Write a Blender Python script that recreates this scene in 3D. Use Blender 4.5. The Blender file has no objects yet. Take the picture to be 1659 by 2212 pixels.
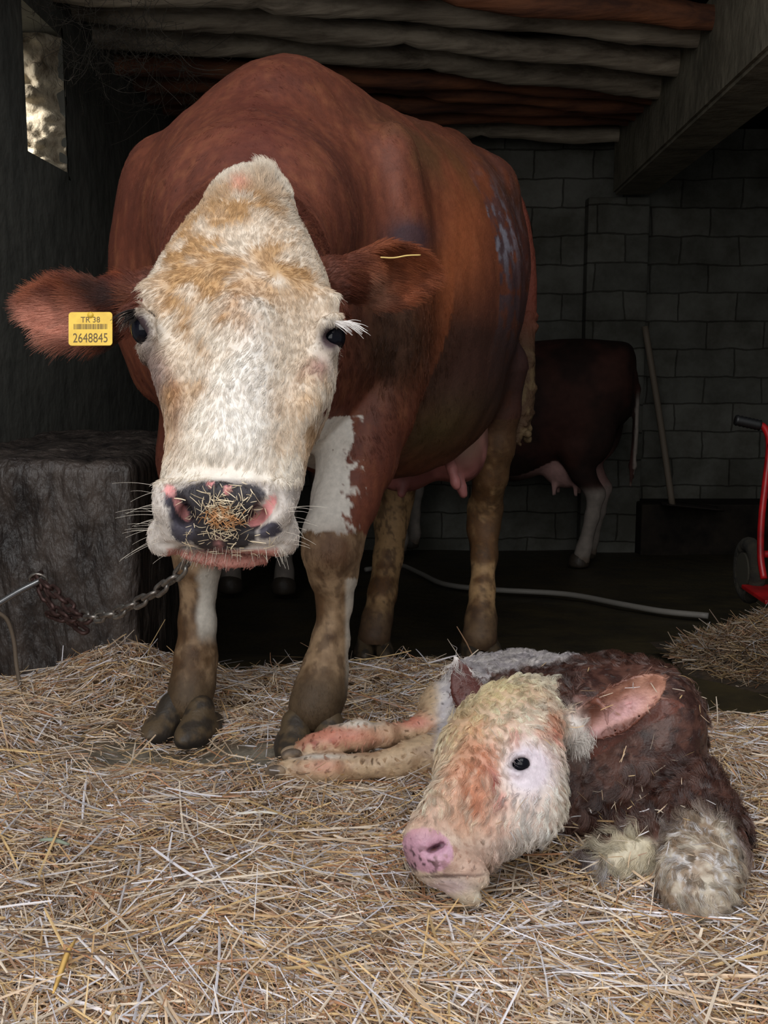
QUICK = False
import bpy, bmesh, math, random, sys, time
import numpy as np
from mathutils import Vector, Matrix, Euler
from mathutils.bvhtree import BVHTree
T0 = time.time()
SC = bpy.context.scene
COL = SC.collection
FPX, CAMZ = 2400.0, 0.75
PITCH = math.atan(356.0/FPX)

# ------------------------------------------------------------------ camera, light, exposure
cd = bpy.data.cameras.new('camera'); cam = bpy.data.objects.new('camera', cd); COL.objects.link(cam)
cam.location = (0, 0, CAMZ); cam.rotation_euler = (math.pi/2-PITCH, 0, 0)
cd.sensor_fit = 'VERTICAL'; cd.sensor_height = 36.0; cd.lens = 36.0*FPX/2212.0
cd.clip_start = 0.05; cd.clip_end = 60
SC.camera = cam
SC.view_settings.view_transform = 'Standard'; SC.view_settings.look = 'None'
SC.view_settings.gamma = 1.0; SC.view_settings.use_curve_mapping = False
SC.view_settings.exposure = 0.0

wd = bpy.data.worlds.new('overcast_sky'); SC.world = wd; wd.use_nodes = True
bg = wd.node_tree.nodes['Background']; bg.inputs[0].default_value = (0.90, 0.95, 1.0, 1); bg.inputs[1].default_value = 0.22

def area(name, loc, target, sx, sy, power, col):
    l = bpy.data.lights.new(name, 'AREA'); l.shape = 'RECTANGLE'; l.size = sx; l.size_y = sy
    l.energy = power; l.color = col
    o = bpy.data.objects.new(name, l); COL.objects.link(o); o.location = loc
    o.rotation_euler = (Vector(target)-Vector(loc)).to_track_quat('-Z', 'Y').to_euler()
    return o
area('doorway_daylight', (-0.8, -1.2, 1.5), (0.0, 2.2, 0.6), 3.2, 1.7, 50, (1.0, 0.985, 0.96))
area('open_sky_before_roof', (-0.1, 0.35, 2.6), (0.0, 1.35, 0.0), 2.6, 1.5, 46, (0.97, 0.985, 1.0))
area('wall_hole_daylight', (-2.1, 2.7, 2.1), (-1.15, 3.6, 1.5), 0.6, 0.6, 210, (1.0, 0.98, 0.94))
SC.cycles.max_bounces = 6; SC.cycles.diffuse_bounces = 3; SC.cycles.glossy_bounces = 2
SC.cycles.transparent_max_bounces = 4

# ------------------------------------------------------------------ helpers
def P(px, py, d):
    """a point seen at photo pixel (px, py) at depth d along the lens axis"""
    x = (px-829.5)/FPX; y = -(py-1106.0)/FPX
    sa, ca = math.sin(PITCH), math.cos(PITCH)
    return np.array([d*x, d*(ca+y*sa), CAMZ+d*(-sa+y*ca)])
def PY(px, py, Y):
    """same, at world distance Y"""
    p = P(px, py, 1.0); return np.array([p[0]*Y/p[1], Y, CAMZ+(p[2]-CAMZ)*Y/p[1]])
def G(px, py, z=0.0):
    p = P(px, py, 1.0); k = (z-CAMZ)/(p[2]-CAMZ); return np.array([p[0]*k, p[1]*k, z])
def proj(V):
    sa, ca = math.sin(PITCH), math.cos(PITCH)
    X, Y, Z = V[:,0], V[:,1], V[:,2]-CAMZ
    d = Y*ca-Z*sa; u = Y*sa+Z*ca
    return 829.5+FPX*X/d, 1106.0-FPX*u/d
def lin(r, g, b):
    c = np.array([r, g, b], float)/255.0
    return np.where(c <= 0.04045, c/12.92, ((c+0.055)/1.055)**2.4)
def nrm(v):
    v = np.asarray(v, float); return v/np.maximum(np.linalg.norm(v, axis=-1, keepdims=True), 1e-9)
def sstep(x, a, b):
    t = np.clip((x-a)/(b-a), 0, 1); return t*t*(3-2*t)

def hash3(i, j, k, s):
    h = (i.astype(np.uint32)*np.uint32(73856093)) ^ (j.astype(np.uint32)*np.uint32(19349663)) ^ (k.astype(np.uint32)*np.uint32(83492791)) ^ np.uint32(s*2654435761 & 0xffffffff)
    h ^= h >> np.uint32(13); h = h*np.uint32(1274126177); h ^= h >> np.uint32(16); h = h*np.uint32(2246822519); h ^= h >> np.uint32(15)
    return h.astype(np.float64)/4294967296.0
def vnoise(p, s=0):
    f = np.floor(p); w = p-f; w = w*w*(3-2*w); f = f.astype(np.int64)
    r = 0
    for dx in (0, 1):
        for dy in (0, 1):
            for dz in (0, 1):
                h = hash3(f[:,0]+dx, f[:,1]+dy, f[:,2]+dz, s)
                r = r+h*(w[:,0] if dx else 1-w[:,0])*(w[:,1] if dy else 1-w[:,1])*(w[:,2] if dz else 1-w[:,2])
    return r
def fbm(p, freq, s=0, oct=3):
    p = np.asarray(p, float)
    r, a, t = 0, 1.0, 0
    for o in range(oct):
        r = r+a*vnoise(p*freq*(2**o)+17.3*o, s+o); t += a; a *= .5
    return r/t
def worley(p, freq, s=0):
    """nearest feature point and its random number"""
    q = p*freq; f = np.floor(q).astype(np.int64); best = np.full(len(q), 9.0); pt = np.zeros_like(q); hh = np.zeros(len(q))
    for dx in (-1, 0, 1):
        for dy in (-1, 0, 1):
            for dz in (-1, 0, 1):
                i, j, k = f[:,0]+dx, f[:,1]+dy, f[:,2]+dz
                a = np.stack([i+hash3(i, j, k, s+1), j+hash3(i, j, k, s+2), k+hash3(i, j, k, s+3)], 1)
                d = ((a-q)**2).sum(1); m = d < best
                best[m] = d[m]; pt[m] = a[m]; hh[m] = hash3(i[m], j[m], k[m], s+4)
    return pt/freq, hh, np.sqrt(best)/freq

# ---- object helpers
def tag(o, label=None, cat=None, group=None, kind=None):
    if label: o['label'] = label
    if cat: o['category'] = cat
    if group: o['group'] = group
    if kind: o['kind'] = kind
    return o
def empty(name, loc=(0, 0, 0), rz=0):
    o = bpy.data.objects.new(name, None); COL.objects.link(o); o.location = loc; o.rotation_euler = (0, 0, rz)
    o.empty_display_size = .05
    return o
def adopt(o, parent):
    if parent is not None:
        o.parent = parent
        o.matrix_parent_inverse = (Matrix.Translation(parent.location) @ parent.rotation_euler.to_matrix().to_4x4()).inverted()
    return o
def npmesh(name, V, F, mat, parent=None, smooth=True, col=None, mats=None):
    """mesh object from numpy arrays; F is (n,4) or (n,3)"""
    V = np.asarray(V, np.float32); F = np.asarray(F, np.int32); n, k = F.shape
    me = bpy.data.meshes.new(name)
    me.vertices.add(len(V)); me.vertices.foreach_set('co', V.ravel())
    me.loops.add(n*k); me.loops.foreach_set('vertex_index', F.ravel())
    me.polygons.add(n); me.polygons.foreach_set('loop_start', np.arange(0, n*k, k, dtype=np.int32))
    try: me.polygons.foreach_set('loop_total', np.full(n, k, np.int32))
    except Exception: pass
    me.polygons.foreach_set('use_smooth', np.full(n, smooth))
    me.update(calc_edges=True)
    if col is not None:
        a = me.attributes.new('Col', 'FLOAT_COLOR', 'POINT')
        c = np.ones((len(V), 4), np.float32); c[:,:3] = col[:,:3]
        if col.shape[1] > 3: c[:,3] = col[:,3]
        a.data.foreach_set('color', c.ravel())
    me.materials.append(mat)
    o = bpy.data.objects.new(name, me); COL.objects.link(o)
    return adopt(o, parent)
def bmobj(name, bm, mat, parent=None, smooth=False):
    me = bpy.data.meshes.new(name); bmesh.ops.recalc_face_normals(bm, faces=bm.faces[:]); bm.to_mesh(me); bm.free()
    if smooth: me.polygons.foreach_set('use_smooth', [True]*len(me.polygons))
    me.materials.append(mat)
    o = bpy.data.objects.new(name, me); COL.objects.link(o)
    return adopt(o, parent)
def add_box(bm, lo, hi, bev=0, rot=None, piv=None):
    b = bmesh.new(); bmesh.ops.create_cube(b, size=1)
    for v in b.verts: v.co = Vector([lo[i]+(v.co[i]+.5)*(hi[i]-lo[i]) for i in range(3)])
    if bev: bmesh.ops.bevel(b, geom=b.edges[:], offset=bev, segments=2, affect='EDGES', profile=.6)
    if rot is not None: bmesh.ops.rotate(b, verts=b.verts[:], cent=piv or (0, 0, 0), matrix=rot)
    tmp = bpy.data.meshes.new('tmp'); b.to_mesh(tmp); b.free(); bm.from_mesh(tmp); bpy.data.meshes.remove(tmp)
def tube_arrays(pts, rad, seg=10, closed=False, flat=None):
    pts = np.asarray(pts, float); n = len(pts); rad = np.broadcast_to(np.asarray(rad, float), (n,))
    if closed: tg = nrm(np.roll(pts, -1, 0)-np.roll(pts, 1, 0))
    else: tg = nrm(np.gradient(pts, axis=0))
    up = np.array([0, 0, 1.0]) if abs(tg[0][2]) < .9 else np.array([1.0, 0, 0])
    V = []; u = nrm(np.cross(up, tg[0]))
    for i in range(n):
        u = nrm(u-tg[i]*np.dot(u, tg[i])); w = np.cross(tg[i], u)
        for k in range(seg):
            a = 2*math.pi*k/seg; V.append(pts[i]+rad[i]*(math.cos(a)*u+math.sin(a)*w))
    F = []
    for i in range(n if closed else n-1):
        j = (i+1) % n
        for k in range(seg):
            l = (k+1) % seg; F.append([i*seg+k, i*seg+l, j*seg+l, j*seg+k])
    if not closed:
        V.append(pts[0]); V.append(pts[-1]); a, b = len(V)-2, len(V)-1
        for k in range(seg):
            l = (k+1) % seg; F.append([a, a, l, k][:0] or [a, l, k, k]); F.append([b, (n-1)*seg+k, (n-1)*seg+l, (n-1)*seg+l])
    return np.array(V), F
def tube_bm(bm, pts, rad, seg=10, closed=False):
    V, F = tube_arrays(pts, rad, seg, closed)
    vs = [bm.verts.new(v) for v in V]
    for f in F:
        q = []
        for i in f:
            if i not in q: q.append(i)
        try: bm.faces.new([vs[i] for i in q])
        except ValueError: pass
def crv(pts, n):
    """Catmull-Rom through the points"""
    p = np.asarray(pts, float); p = np.vstack([2*p[0]-p[1], p, 2*p[-1]-p[-2]]); m = len(p)-3
    out = []
    for u in np.linspace(0, m-1e-6, n):
        i = int(u); t = u-i; a, b, c, d = p[i:i+4]
        out.append(.5*((2*b)+(-a+c)*t+(2*a-5*b+4*c-d)*t*t+(-a+3*b-3*c+d)*t**3))
    return np.array(out)

# ---- materials
def newmat(name):
    m = bpy.data.materials.new(name); m.use_nodes = True; nt = m.node_tree
    return m, nt, nt.nodes['Principled BSDF'], nt.nodes['Material Output']
def nd(nt, t, **kw):
    n = nt.nodes.new(t)
    for k, v in kw.items():
        if k.startswith('i_'): n.inputs[k[2:].replace('_', ' ')].default_value = v
        else: setattr(n, k, v)
    return n
def attr_mat(name, rough=.6, spec=.5, bump=0, bscale=60, bdist=.004, coat=0, mulnoise=0, nscale=30, btex='ShaderNodeTexNoise'):
    m, nt, bs, out = newmat(name)
    a = nd(nt, 'ShaderNodeAttribute', attribute_name='Col'); bs.inputs['Roughness'].default_value = rough
    bs.inputs['Specular IOR Level'].default_value = spec; bs.inputs['Coat Weight'].default_value = coat
    bs.inputs['Coat Roughness'].default_value = .18
    src = a.outputs['Color']
    tc = nd(nt, 'ShaderNodeTexCoord')
    if mulnoise:
        n = nd(nt, 'ShaderNodeTexNoise'); n.inputs['Scale'].default_value = nscale; n.inputs['Detail'].default_value = 4
        nt.links.new(tc.outputs['Object'], n.inputs['Vector'])
        mr = nd(nt, 'ShaderNodeMapRange'); mr.inputs[1].default_value = .3; mr.inputs[2].default_value = .7; mr.inputs[3].default_value = 1-mulnoise; mr.inputs[4].default_value = 1+mulnoise
        nt.links.new(n.outputs['Fac'], mr.inputs[0])
        vm = nd(nt, 'ShaderNodeVectorMath', operation='SCALE'); nt.links.new(src, vm.inputs[0]); nt.links.new(mr.outputs[0], vm.inputs['Scale']); src = vm.outputs[0]
    nt.links.new(src, bs.inputs['Base Color'])
    if bump:
        n = nd(nt, btex); n.inputs['Scale'].default_value = bscale
        nt.links.new(tc.outputs['Object'], n.inputs['Vector'])
        b = nd(nt, 'ShaderNodeBump'); b.inputs['Strength'].default_value = bump; b.inputs['Distance'].default_value = bdist
        nt.links.new(n.outputs[0], b.inputs['Height']); nt.links.new(b.outputs[0], bs.inputs['Normal'])
    return m
def plain(name, c, rough=.6, metal=0, spec=.5, noise=0, nscale=20, bump=0, bscale=50, bdist=.003, c2=None, detail=6, stretch=None):
    m, nt, bs, out = newmat(name)
    bs.inputs['Base Color'].default_value = (*c, 1); bs.inputs['Roughness'].default_value = rough
    bs.inputs['Metallic'].default_value = metal; bs.inputs['Specular IOR Level'].default_value = spec
    tc = nd(nt, 'ShaderNodeTexCoord'); vec = tc.outputs['Object']
    if stretch:
        mp = nd(nt, 'ShaderNodeMapping'); mp.inputs['Scale'].default_value = stretch; nt.links.new(vec, mp.inputs[0]); vec = mp.outputs[0]
    if c2 is not None:
        n = nd(nt, 'ShaderNodeTexNoise'); n.inputs['Scale'].default_value = nscale; n.inputs['Detail'].default_value = detail; n.inputs['Roughness'].default_value = .65
        nt.links.new(vec, n.inputs['Vector'])
        r = nd(nt, 'ShaderNodeValToRGB'); r.color_ramp.elements[0].position = .35; r.color_ramp.elements[1].position = .65
        r.color_ramp.elements[0].color = (*c, 1); r.color_ramp.elements[1].color = (*c2, 1)
        nt.links.new(n.outputs['Fac'], r.inputs[0]); nt.links.new(r.outputs[0], bs.inputs['Base Color'])
    if bump:
        n = nd(nt, 'ShaderNodeTexNoise'); n.inputs['Scale'].default_value = bscale; n.inputs['Detail'].default_value = 8
        nt.links.new(vec, n.inputs['Vector'])
        b = nd(nt, 'ShaderNodeBump'); b.inputs['Strength'].default_value = bump; b.inputs['Distance'].default_value = bdist
        nt.links.new(n.outputs['Fac'], b.inputs['Height']); nt.links.new(b.outputs[0], bs.inputs['Normal'])
    return m
def hair_mat(name, rough=.45, spec=.35, trans=.15):
    m, nt, bs, out = newmat(name)
    a = nd(nt, 'ShaderNodeAttribute', attribute_name='Col')
    nt.links.new(a.outputs['Color'], bs.inputs['Base Color'])
    bs.inputs['Roughness'].default_value = rough; bs.inputs['Specular IOR Level'].default_value = spec
    if trans:
        t = nd(nt, 'ShaderNodeBsdfTranslucent'); nt.links.new(a.outputs['Color'], t.inputs[0])
        mx = nd(nt, 'ShaderNodeMixShader'); mx.inputs[0].default_value = trans
        nt.links.new(bs.outputs[0], mx.inputs[1]); nt.links.new(t.outputs[0], mx.inputs[2]); nt.links.new(mx.outputs[0], out.inputs[0])
    return m

# ---- implicit modelling: smooth unions on a grid, meshed with surface nets
class Field:
    def __init__(s, xs, ys, zs):
        s.xs, s.ys, s.zs = [np.asarray(a, np.float32) for a in (xs, ys, zs)]
        s.F = np.full((len(xs), len(ys), len(zs)), .3, np.float32)
    def _blk(s, lo, hi):
        sl = []
        for a, l, h in zip((s.xs, s.ys, s.zs), lo, hi):
            i0, i1 = np.searchsorted(a, l), np.searchsorted(a, h)
            if i1 <= i0: return None
            sl.append(slice(i0, i1))
        return tuple(sl), s.xs[sl[0]][:,None,None], s.ys[sl[1]][None,:,None], s.zs[sl[2]][None,None,:]
    def comb(s, sl, d, k, mode):
        f = s.F[sl]
        if mode == 'add':
            h = np.maximum(k-np.abs(f-d), 0)/k; s.F[sl] = np.minimum(f, d)-h*h*k*.25
        else:
            d = -d; h = np.maximum(k-np.abs(f-d), 0)/k; s.F[sl] = np.maximum(f, d)+h*h*k*.25
    def rc(s, a, b, ra, rb, k=.02, mode='add', sq=None):
        a = np.asarray(a, float); b = np.asarray(b, float); m = max(ra, rb)+k*1.3+.012
        q = s._blk(np.minimum(a, b)-m, np.maximum(a, b)+m)
        if q is None: return
        sl, x, y, z = q; ba = b-a; L2 = max(float(ba@ba), 1e-12)
        dx, dy, dz = x-a[0], y-a[1], z-a[2]
        t = np.clip((dx*ba[0]+dy*ba[1]+dz*ba[2])/L2, 0, 1)
        ex, ey, ez = dx-t*ba[0], dy-t*ba[1], dz-t*ba[2]
        d2 = ex*ex+ey*ey+ez*ez
        if sq is not None:
            n, f = nrm(sq[0]), sq[1]; c = ex*n[0]+ey*n[1]+ez*n[2]; d2 = d2+c*c*(f*f-1)
        s.comb(sl, np.sqrt(np.maximum(d2, 0))-(ra+(rb-ra)*t), k, mode)
    def chain(s, pts, k=.02, mode='add', sq=None):
        for p, q in zip(pts[:-1], pts[1:]): s.rc(p[:3], q[:3], p[3], q[3], k, mode, sq)
    def ell(s, c, r, R=None, k=.02, mode='add'):
        c = np.asarray(c, float); r = np.asarray(r, float); m = (r.max() if R is not None else r)+k*1.3+.012
        q = s._blk(c-m, c+m)
        if q is None: return
        sl, x, y, z = q; d = [x-c[0], y-c[1], z-c[2]]
        if R is not None: d = [d[0]*R[i][0]+d[1]*R[i][1]+d[2]*R[i][2] for i in range(3)]
        k0 = np.sqrt(sum((d[i]/r[i])**2 for i in range(3))); k1 = np.sqrt(sum((d[i]/r[i]**2)**2 for i in range(3)))
        s.comb(sl, (k0*(k0-1)/np.maximum(k1, 1e-6)), k, mode)
    def loft(s, O, A, S, U, tab, k=.02, mode='add', pad=.4):
        """tab rows: t, centre_s, w, centre_u, hu_front, hu_back, n"""
        tab = np.asarray(tab, float); t0, t1 = tab[0, 0], tab[-1, 0]
        u = np.linspace(0, len(tab)-1, 240); T = crv(tab, 240)
        O = np.asarray(O, float)
        w = (np.abs(tab[:,1])+tab[:,2]).max()+.03; hh = max((np.abs(tab[:,3])+tab[:,4]).max(), (np.abs(tab[:,3])+tab[:,5]).max())+.03
        cs = np.array([O+A*t+S*a*w+U*b*hh for t in (t0-.03, t1+.03) for a in (-1, 1) for b in (-1, 1)])
        q = s._blk(cs.min(0), cs.max(0))
        if q is None: return
        sl, x, y, z = q; d = [x-O[0], y-O[1], z-O[2]]
        t = d[0]*A[0]+d[1]*A[1]+d[2]*A[2]; ss = d[0]*S[0]+d[1]*S[1]+d[2]*S[2]; uu = d[0]*U[0]+d[1]*U[1]+d[2]*U[2]
        tt = T[:,0]; I = lambda c: np.interp(t, tt, T[:,c])
        ss = np.abs(ss-I(1)); uu = uu-I(3); W = np.maximum(I(2), .004); H = np.maximum(np.where(uu > 0, I(4), I(5)), .004); n = I(6)
        r = ((ss/W)**n+(np.abs(uu)/H)**n)**(1/n)
        # distance estimate along the ray to the axis
        rad = np.sqrt(ss*ss+uu*uu); dd = np.where(r > 1e-4, rad*(1-1/np.maximum(r, 1e-4)), -np.minimum(W, H))
        dd = np.maximum(dd, -np.minimum(W, H))
        dd = np.maximum(dd, np.maximum(t0-t, t-t1))
        s.comb(sl, dd, k, mode)
    def leaf(s, O, A, W, N, tab, th=.005, k=.012):
        """cupped ear: tab rows t, centre_w, half_w, cup depth, offset_n"""
        tab = np.asarray(tab, float); T = crv(tab, 160); O = np.asarray(O, float)
        w = (np.abs(tab[:,1])+tab[:,2]).max()+.02
        cs = np.array([O+A*t+W*a*w+N*b*.09 for t in (tab[0,0]-.02, tab[-1,0]+.02) for a in (-1, 1) for b in (-1, 1)])
        sl, x, y, z = s._blk(cs.min(0), cs.max(0)); d = [x-O[0], y-O[1], z-O[2]]
        t = d[0]*A[0]+d[1]*A[1]+d[2]*A[2]; ww = d[0]*W[0]+d[1]*W[1]+d[2]*W[2]; nn = d[0]*N[0]+d[1]*N[1]+d[2]*N[2]
        I = lambda c: np.interp(t, T[:,0], T[:,c]); hw = np.maximum(I(2), .003); a = (ww-I(1))/hw
        nn = nn-I(4)+I(3)*(1-np.minimum(a*a, 1.6))
        d1 = (np.abs(a)-1)*hw; d2 = np.abs(nn)-th*(1.0+.8*np.clip(1-(t-tab[0,0])/.08, 0, 1)); d3 = np.maximum(tab[0,0]-t, t-tab[-1,0])
        d1 = np.maximum(d1, d3); kk = .006; h = np.maximum(kk-np.abs(d1-d2), 0)/kk
        s.comb(sl, np.maximum(d1, d2)+h*h*kk*.25, k, 'add')
    def mesh(s):
        F = s.F; neg = F < 0; n8 = np.zeros([d-1 for d in F.shape], np.uint8)
        cn = [(a, b, c) for a in (0, 1) for b in (0, 1) for c in (0, 1)]
        X, Y, Z = F.shape
        for a, b, c in cn: n8 += neg[a:X-1+a, b:Y-1+b, c:Z-1+c]
        I, J, K = np.nonzero((n8 > 0) & (n8 < 8)); del n8
        val = {c: F[I+c[0], J+c[1], K+c[2]].astype(np.float64) for c in cn}
        acc = np.zeros((len(I), 3)); cnt = np.zeros(len(I))
        for c in cn:
            for ax in range(3):
                if c[ax]: continue
                e = list(c); e[ax] = 1; e = tuple(e); v0, v1 = val[c], val[e]; m = (v0 < 0) != (v1 < 0)
                t = np.where(m, v0/np.where(m, v0-v1, 1), 0); p = np.zeros((len(I), 3)); p += np.array(c); p[:,ax] = t
                acc += p*m[:,None]; cnt += m
        acc /= cnt[:,None]
        V = np.stack([s.xs[I]+acc[:,0]*(s.xs[I+1]-s.xs[I]), s.ys[J]+acc[:,1]*(s.ys[J+1]-s.ys[J]), s.zs[K]+acc[:,2]*(s.zs[K+1]-s.zs[K])], 1)
        idx = np.full((X-1, Y-1, Z-1), -1, np.int32); idx[I, J, K] = np.arange(len(I), dtype=np.int32)
        Q = []
        for ax in range(3):
            o = [(0, 0, 0)]*4; b, c = [(1, 2), (2, 0), (0, 1)][ax]
            s0 = [slice(1, -1)]*3; s1 = [slice(1, -1)]*3; s0[ax] = slice(0, -1); s1[ax] = slice(1, None)
            A, B = neg[tuple(s0)], neg[tuple(s1)]; i = np.array(np.nonzero(A != B)); fl = A[tuple(i)]
            off = [1, 1, 1]; off[ax] = 0; i = i+np.array(off)[:,None]
            def cell(db, dc):
                j = i.copy(); j[b] -= db; j[c] -= dc; return idx[j[0], j[1], j[2]]
            q = np.stack([cell(1, 1), cell(0, 1), cell(0, 0), cell(1, 0)], 1)
            q[~fl] = q[~fl][:, ::-1]; Q.append(q)
        return V, np.vstack(Q)
def vnormals(V, Q):
    T = np.vstack([Q[:, [0, 1, 2]], Q[:, [0, 2, 3]]]) if Q.shape[1] == 4 else Q
    fn = np.cross(V[T[:,1]]-V[T[:,0]], V[T[:,2]]-V[T[:,0]]); N = np.zeros_like(V)
    for i in range(3):
        for c in range(3): N[:,c] += np.bincount(T[:,i], fn[:,c], len(V))
    return nrm(N)
def relax(V, Q, it=2, lam=.5):
    E = np.vstack([Q[:, [0, 1]], Q[:, [1, 2]], Q[:, [2, 3]], Q[:, [3, 0]]])
    for _ in range(it):
        A = np.zeros_like(V); c = np.bincount(E[:,0], minlength=len(V))+np.bincount(E[:,1], minlength=len(V))
        for k in range(3): A[:,k] = np.bincount(E[:,0], V[E[:,1],k], len(V))+np.bincount(E[:,1], V[E[:,0],k], len(V))
        V = V+lam*(A/np.maximum(c, 1)[:,None]-V)
    return V

# ---- fur: hair strands grown from a mesh
def strands(name, P3, R, mat, parent, col):
    """P3 (n,k,3) points, R (n,k) radii, col (n,3)"""
    n, k = P3.shape[:2]; c = bpy.data.hair_curves.new(name); c.add_curves([k]*n)
    c.attributes['position'].data.foreach_set('vector', np.ascontiguousarray(P3, np.float32).ravel())
    r = c.attributes.get('radius') or c.attributes.new('radius', 'FLOAT', 'POINT')
    r.data.foreach_set('value', np.ascontiguousarray(R, np.float32).ravel())
    a = c.attributes.new('Col', 'FLOAT_COLOR', 'CURVE'); cc = np.ones((n, 4), np.float32); cc[:,:3] = col
    a.data.foreach_set('color', cc.ravel()); c.materials.append(mat)
    o = bpy.data.objects.new(name, c); COL.objects.link(o); return adopt(o, parent)
def sample(V, Q, N, n, rng, weight=None):
    T = np.vstack([Q[:, [0, 1, 2]], Q[:, [0, 2, 3]]]); a, b, c = V[T[:,0]], V[T[:,1]], V[T[:,2]]
    ar = np.linalg.norm(np.cross(b-a, c-a), axis=1)
    if weight is not None: ar = ar*weight((a+b+c)/3, nrm(N[T[:,0]]+N[T[:,1]]+N[T[:,2]]))
    cs = np.cumsum(ar); i = np.searchsorted(cs, rng.random(n)*cs[-1]); i = np.minimum(i, len(T)-1)
    u, v = rng.random(n), rng.random(n); m = u+v > 1; u[m] = 1-u[m]; v[m] = 1-v[m]; w = 1-u-v
    t = T[i]; p = V[t[:,0]]*w[:,None]+V[t[:,1]]*u[:,None]+V[t[:,2]]*v[:,None]
    nn = nrm(N[t[:,0]]*w[:,None]+N[t[:,1]]*u[:,None]+N[t[:,2]]*v[:,None]); return p, nn
def fur(name, p, nn, flow, L, col, mat, parent, rng, lift=.35, rad=.00022, k=5, clump=0, cfreq=90, cpow=1.2, cvar=0, ccol=0, curl=0, cw=9., jit=.12, sag=0, tip=.25, lshear=0):
    n = len(p); L = np.broadcast_to(L, (n,))*(0.7+.6*rng.random(n)); lift = np.broadcast_to(lift, (n,))
    rad = np.broadcast_to(rad, (n,)); curl = np.broadcast_to(curl, (n,))
    f = nrm(flow-nn*(flow*nn).sum(1)[:,None]); f = nrm(f+jit*rng.normal(size=(n, 3))); f = nrm(f-nn*(f*nn).sum(1)[:,None])
    cp, ch = np.zeros_like(p), np.zeros(n); cfreq = np.broadcast_to(cfreq, (n,))
    for q_ in np.unique(cfreq): m_ = cfreq == q_; cp[m_], ch[m_], _ = worley(p[m_], q_, 11)
    b = np.cross(nn, f)
    cvar = np.broadcast_to(cvar, (n,))
    if cvar.max() > 0: f = nrm(f+b*((ch*7.31 % 1-.5)*2*cvar)[:,None]); b = np.cross(nn, f); L = L*(.75+.5*(ch*3.77 % 1)); lift = lift*(.6+.8*(ch*5.13 % 1))
    if ccol: col = np.clip(col*(1+ccol*(2*(ch*9.17 % 1)-1))[:,None], 0, 1)
    dc = cp-p; dc -= nn*(dc*nn).sum(1)[:,None]
    s = np.linspace(0, 1, k)[None,:,None]; Lc = L[:,None,None]
    d0 = nrm(f*(1-lift[:,None]*.6)+nn*lift[:,None]*1.3)[:,None]; d1 = nrm(f+nn*(lift[:,None]*.15-.02))[:,None]
    X = p[:,None]-nn[:,None]*.001+Lc*(s*d0+(d1-d0)*s*s*.5)
    X[:,:,2] -= sag*L[:,None]*s[:,:,0]**2
    if clump: X = X+clump*dc[:,None]*s**cpow
    if curl.max() > 0:
        ph = (ch*6.283)[:,None]; w = cw*(.7+.6*ch)[:,None]*s[:,:,0]+ph
        am = (curl*L)[:,None]*np.minimum(s[:,:,0]*2.2, 1)*.45
        X = X+am[:,:,None]*((np.cos(w)-np.cos(ph))[:,:,None]*b[:,None]+((np.sin(w)-np.sin(ph))*.6)[:,:,None]*nrm(nn+f*.5)[:,None])
    R = rad[:,None]*(1-(1-tip)*np.linspace(0, 1, k)[None]**1.5)
    return strands(name, X, R, mat, parent, col)
def gauss(px, py, cx, cy, rx, ry, rot=0, p=1.0):
    c, s = math.cos(math.radians(rot)), math.sin(math.radians(rot)); dx, dy = px-cx, py-cy
    u, v = (dx*c+dy*s)/rx, (-dx*s+dy*c)/ry; return np.exp(-((u*u+v*v)**p))
def mix(a, b, m): return a*(1-m[:,None])+np.asarray(b)*m[:,None]

# ================================================================== SETTING
def floor_z(y): return np.where(y < 2.75, -.03, np.where(y < 3.1, -.03-.07*(y-2.75)/.35, -.10-.18*(y-3.1)/2.2))
def bed_h(x, y):
    """height of the straw surface"""
    p = np.stack([x, y, np.zeros_like(x)], 1)
    h = .046*(fbm(p, 5, 3, 3)-.5)+.020*(fbm(p, 17, 8, 2)-.5)
    h += .03*np.exp(-((x+.78)/.25)**2-((y-2.2)/.3)**2)+.045*np.exp(-((x+.62)/.16)**2-((y-1.15)/.2)**2)
    h += .085*np.exp(-((x+.56)/.15)**2-((y-2.36)/.15)**2)
    h -= .016*np.exp(-((x+.25)/.42)**4-((y-1.99)/.09)**2)
    h -= .02*np.exp(-((x+.31)/.11)**2-((y-1.325+.3*(x+.31))/.035)**2)
    e = 2.60+.07*np.sin(x*5+1)+.05*(fbm(p, 6, 5, 2)-.5)-.27*sstep(x, .38, .62)
    h = h-.09*sstep(y, e-.10, e+.12)
    return h
M_floor = plain('muddy_floor', lin(70, 60, 36)*.8, rough=.55, c2=lin(48, 42, 28)*.7, nscale=6, bump=.6, bscale=14, bdist=.02)
gx, gy = np.meshgrid(np.linspace(-1.35, 2.4, 90), np.linspace(.2, 6.2, 150), indexing='ij')
gz = floor_z(gy.ravel())+.015*(fbm(np.stack([gx.ravel(), gy.ravel(), 0*gx.ravel()], 1), 4, 2, 3)-.5)-.02
idx = np.arange(90*150).reshape(90, 150)
Fq = np.stack([idx[:-1,:-1].ravel(), idx[1:,:-1].ravel(), idx[1:,1:].ravel(), idx[:-1,1:].ravel()], 1)
tag(npmesh('floor', np.stack([gx.ravel(), gy.ravel(), gz], 1), Fq, M_floor), 'dark muddy concrete floor of the barn behind the straw', kind='structure')

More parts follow.
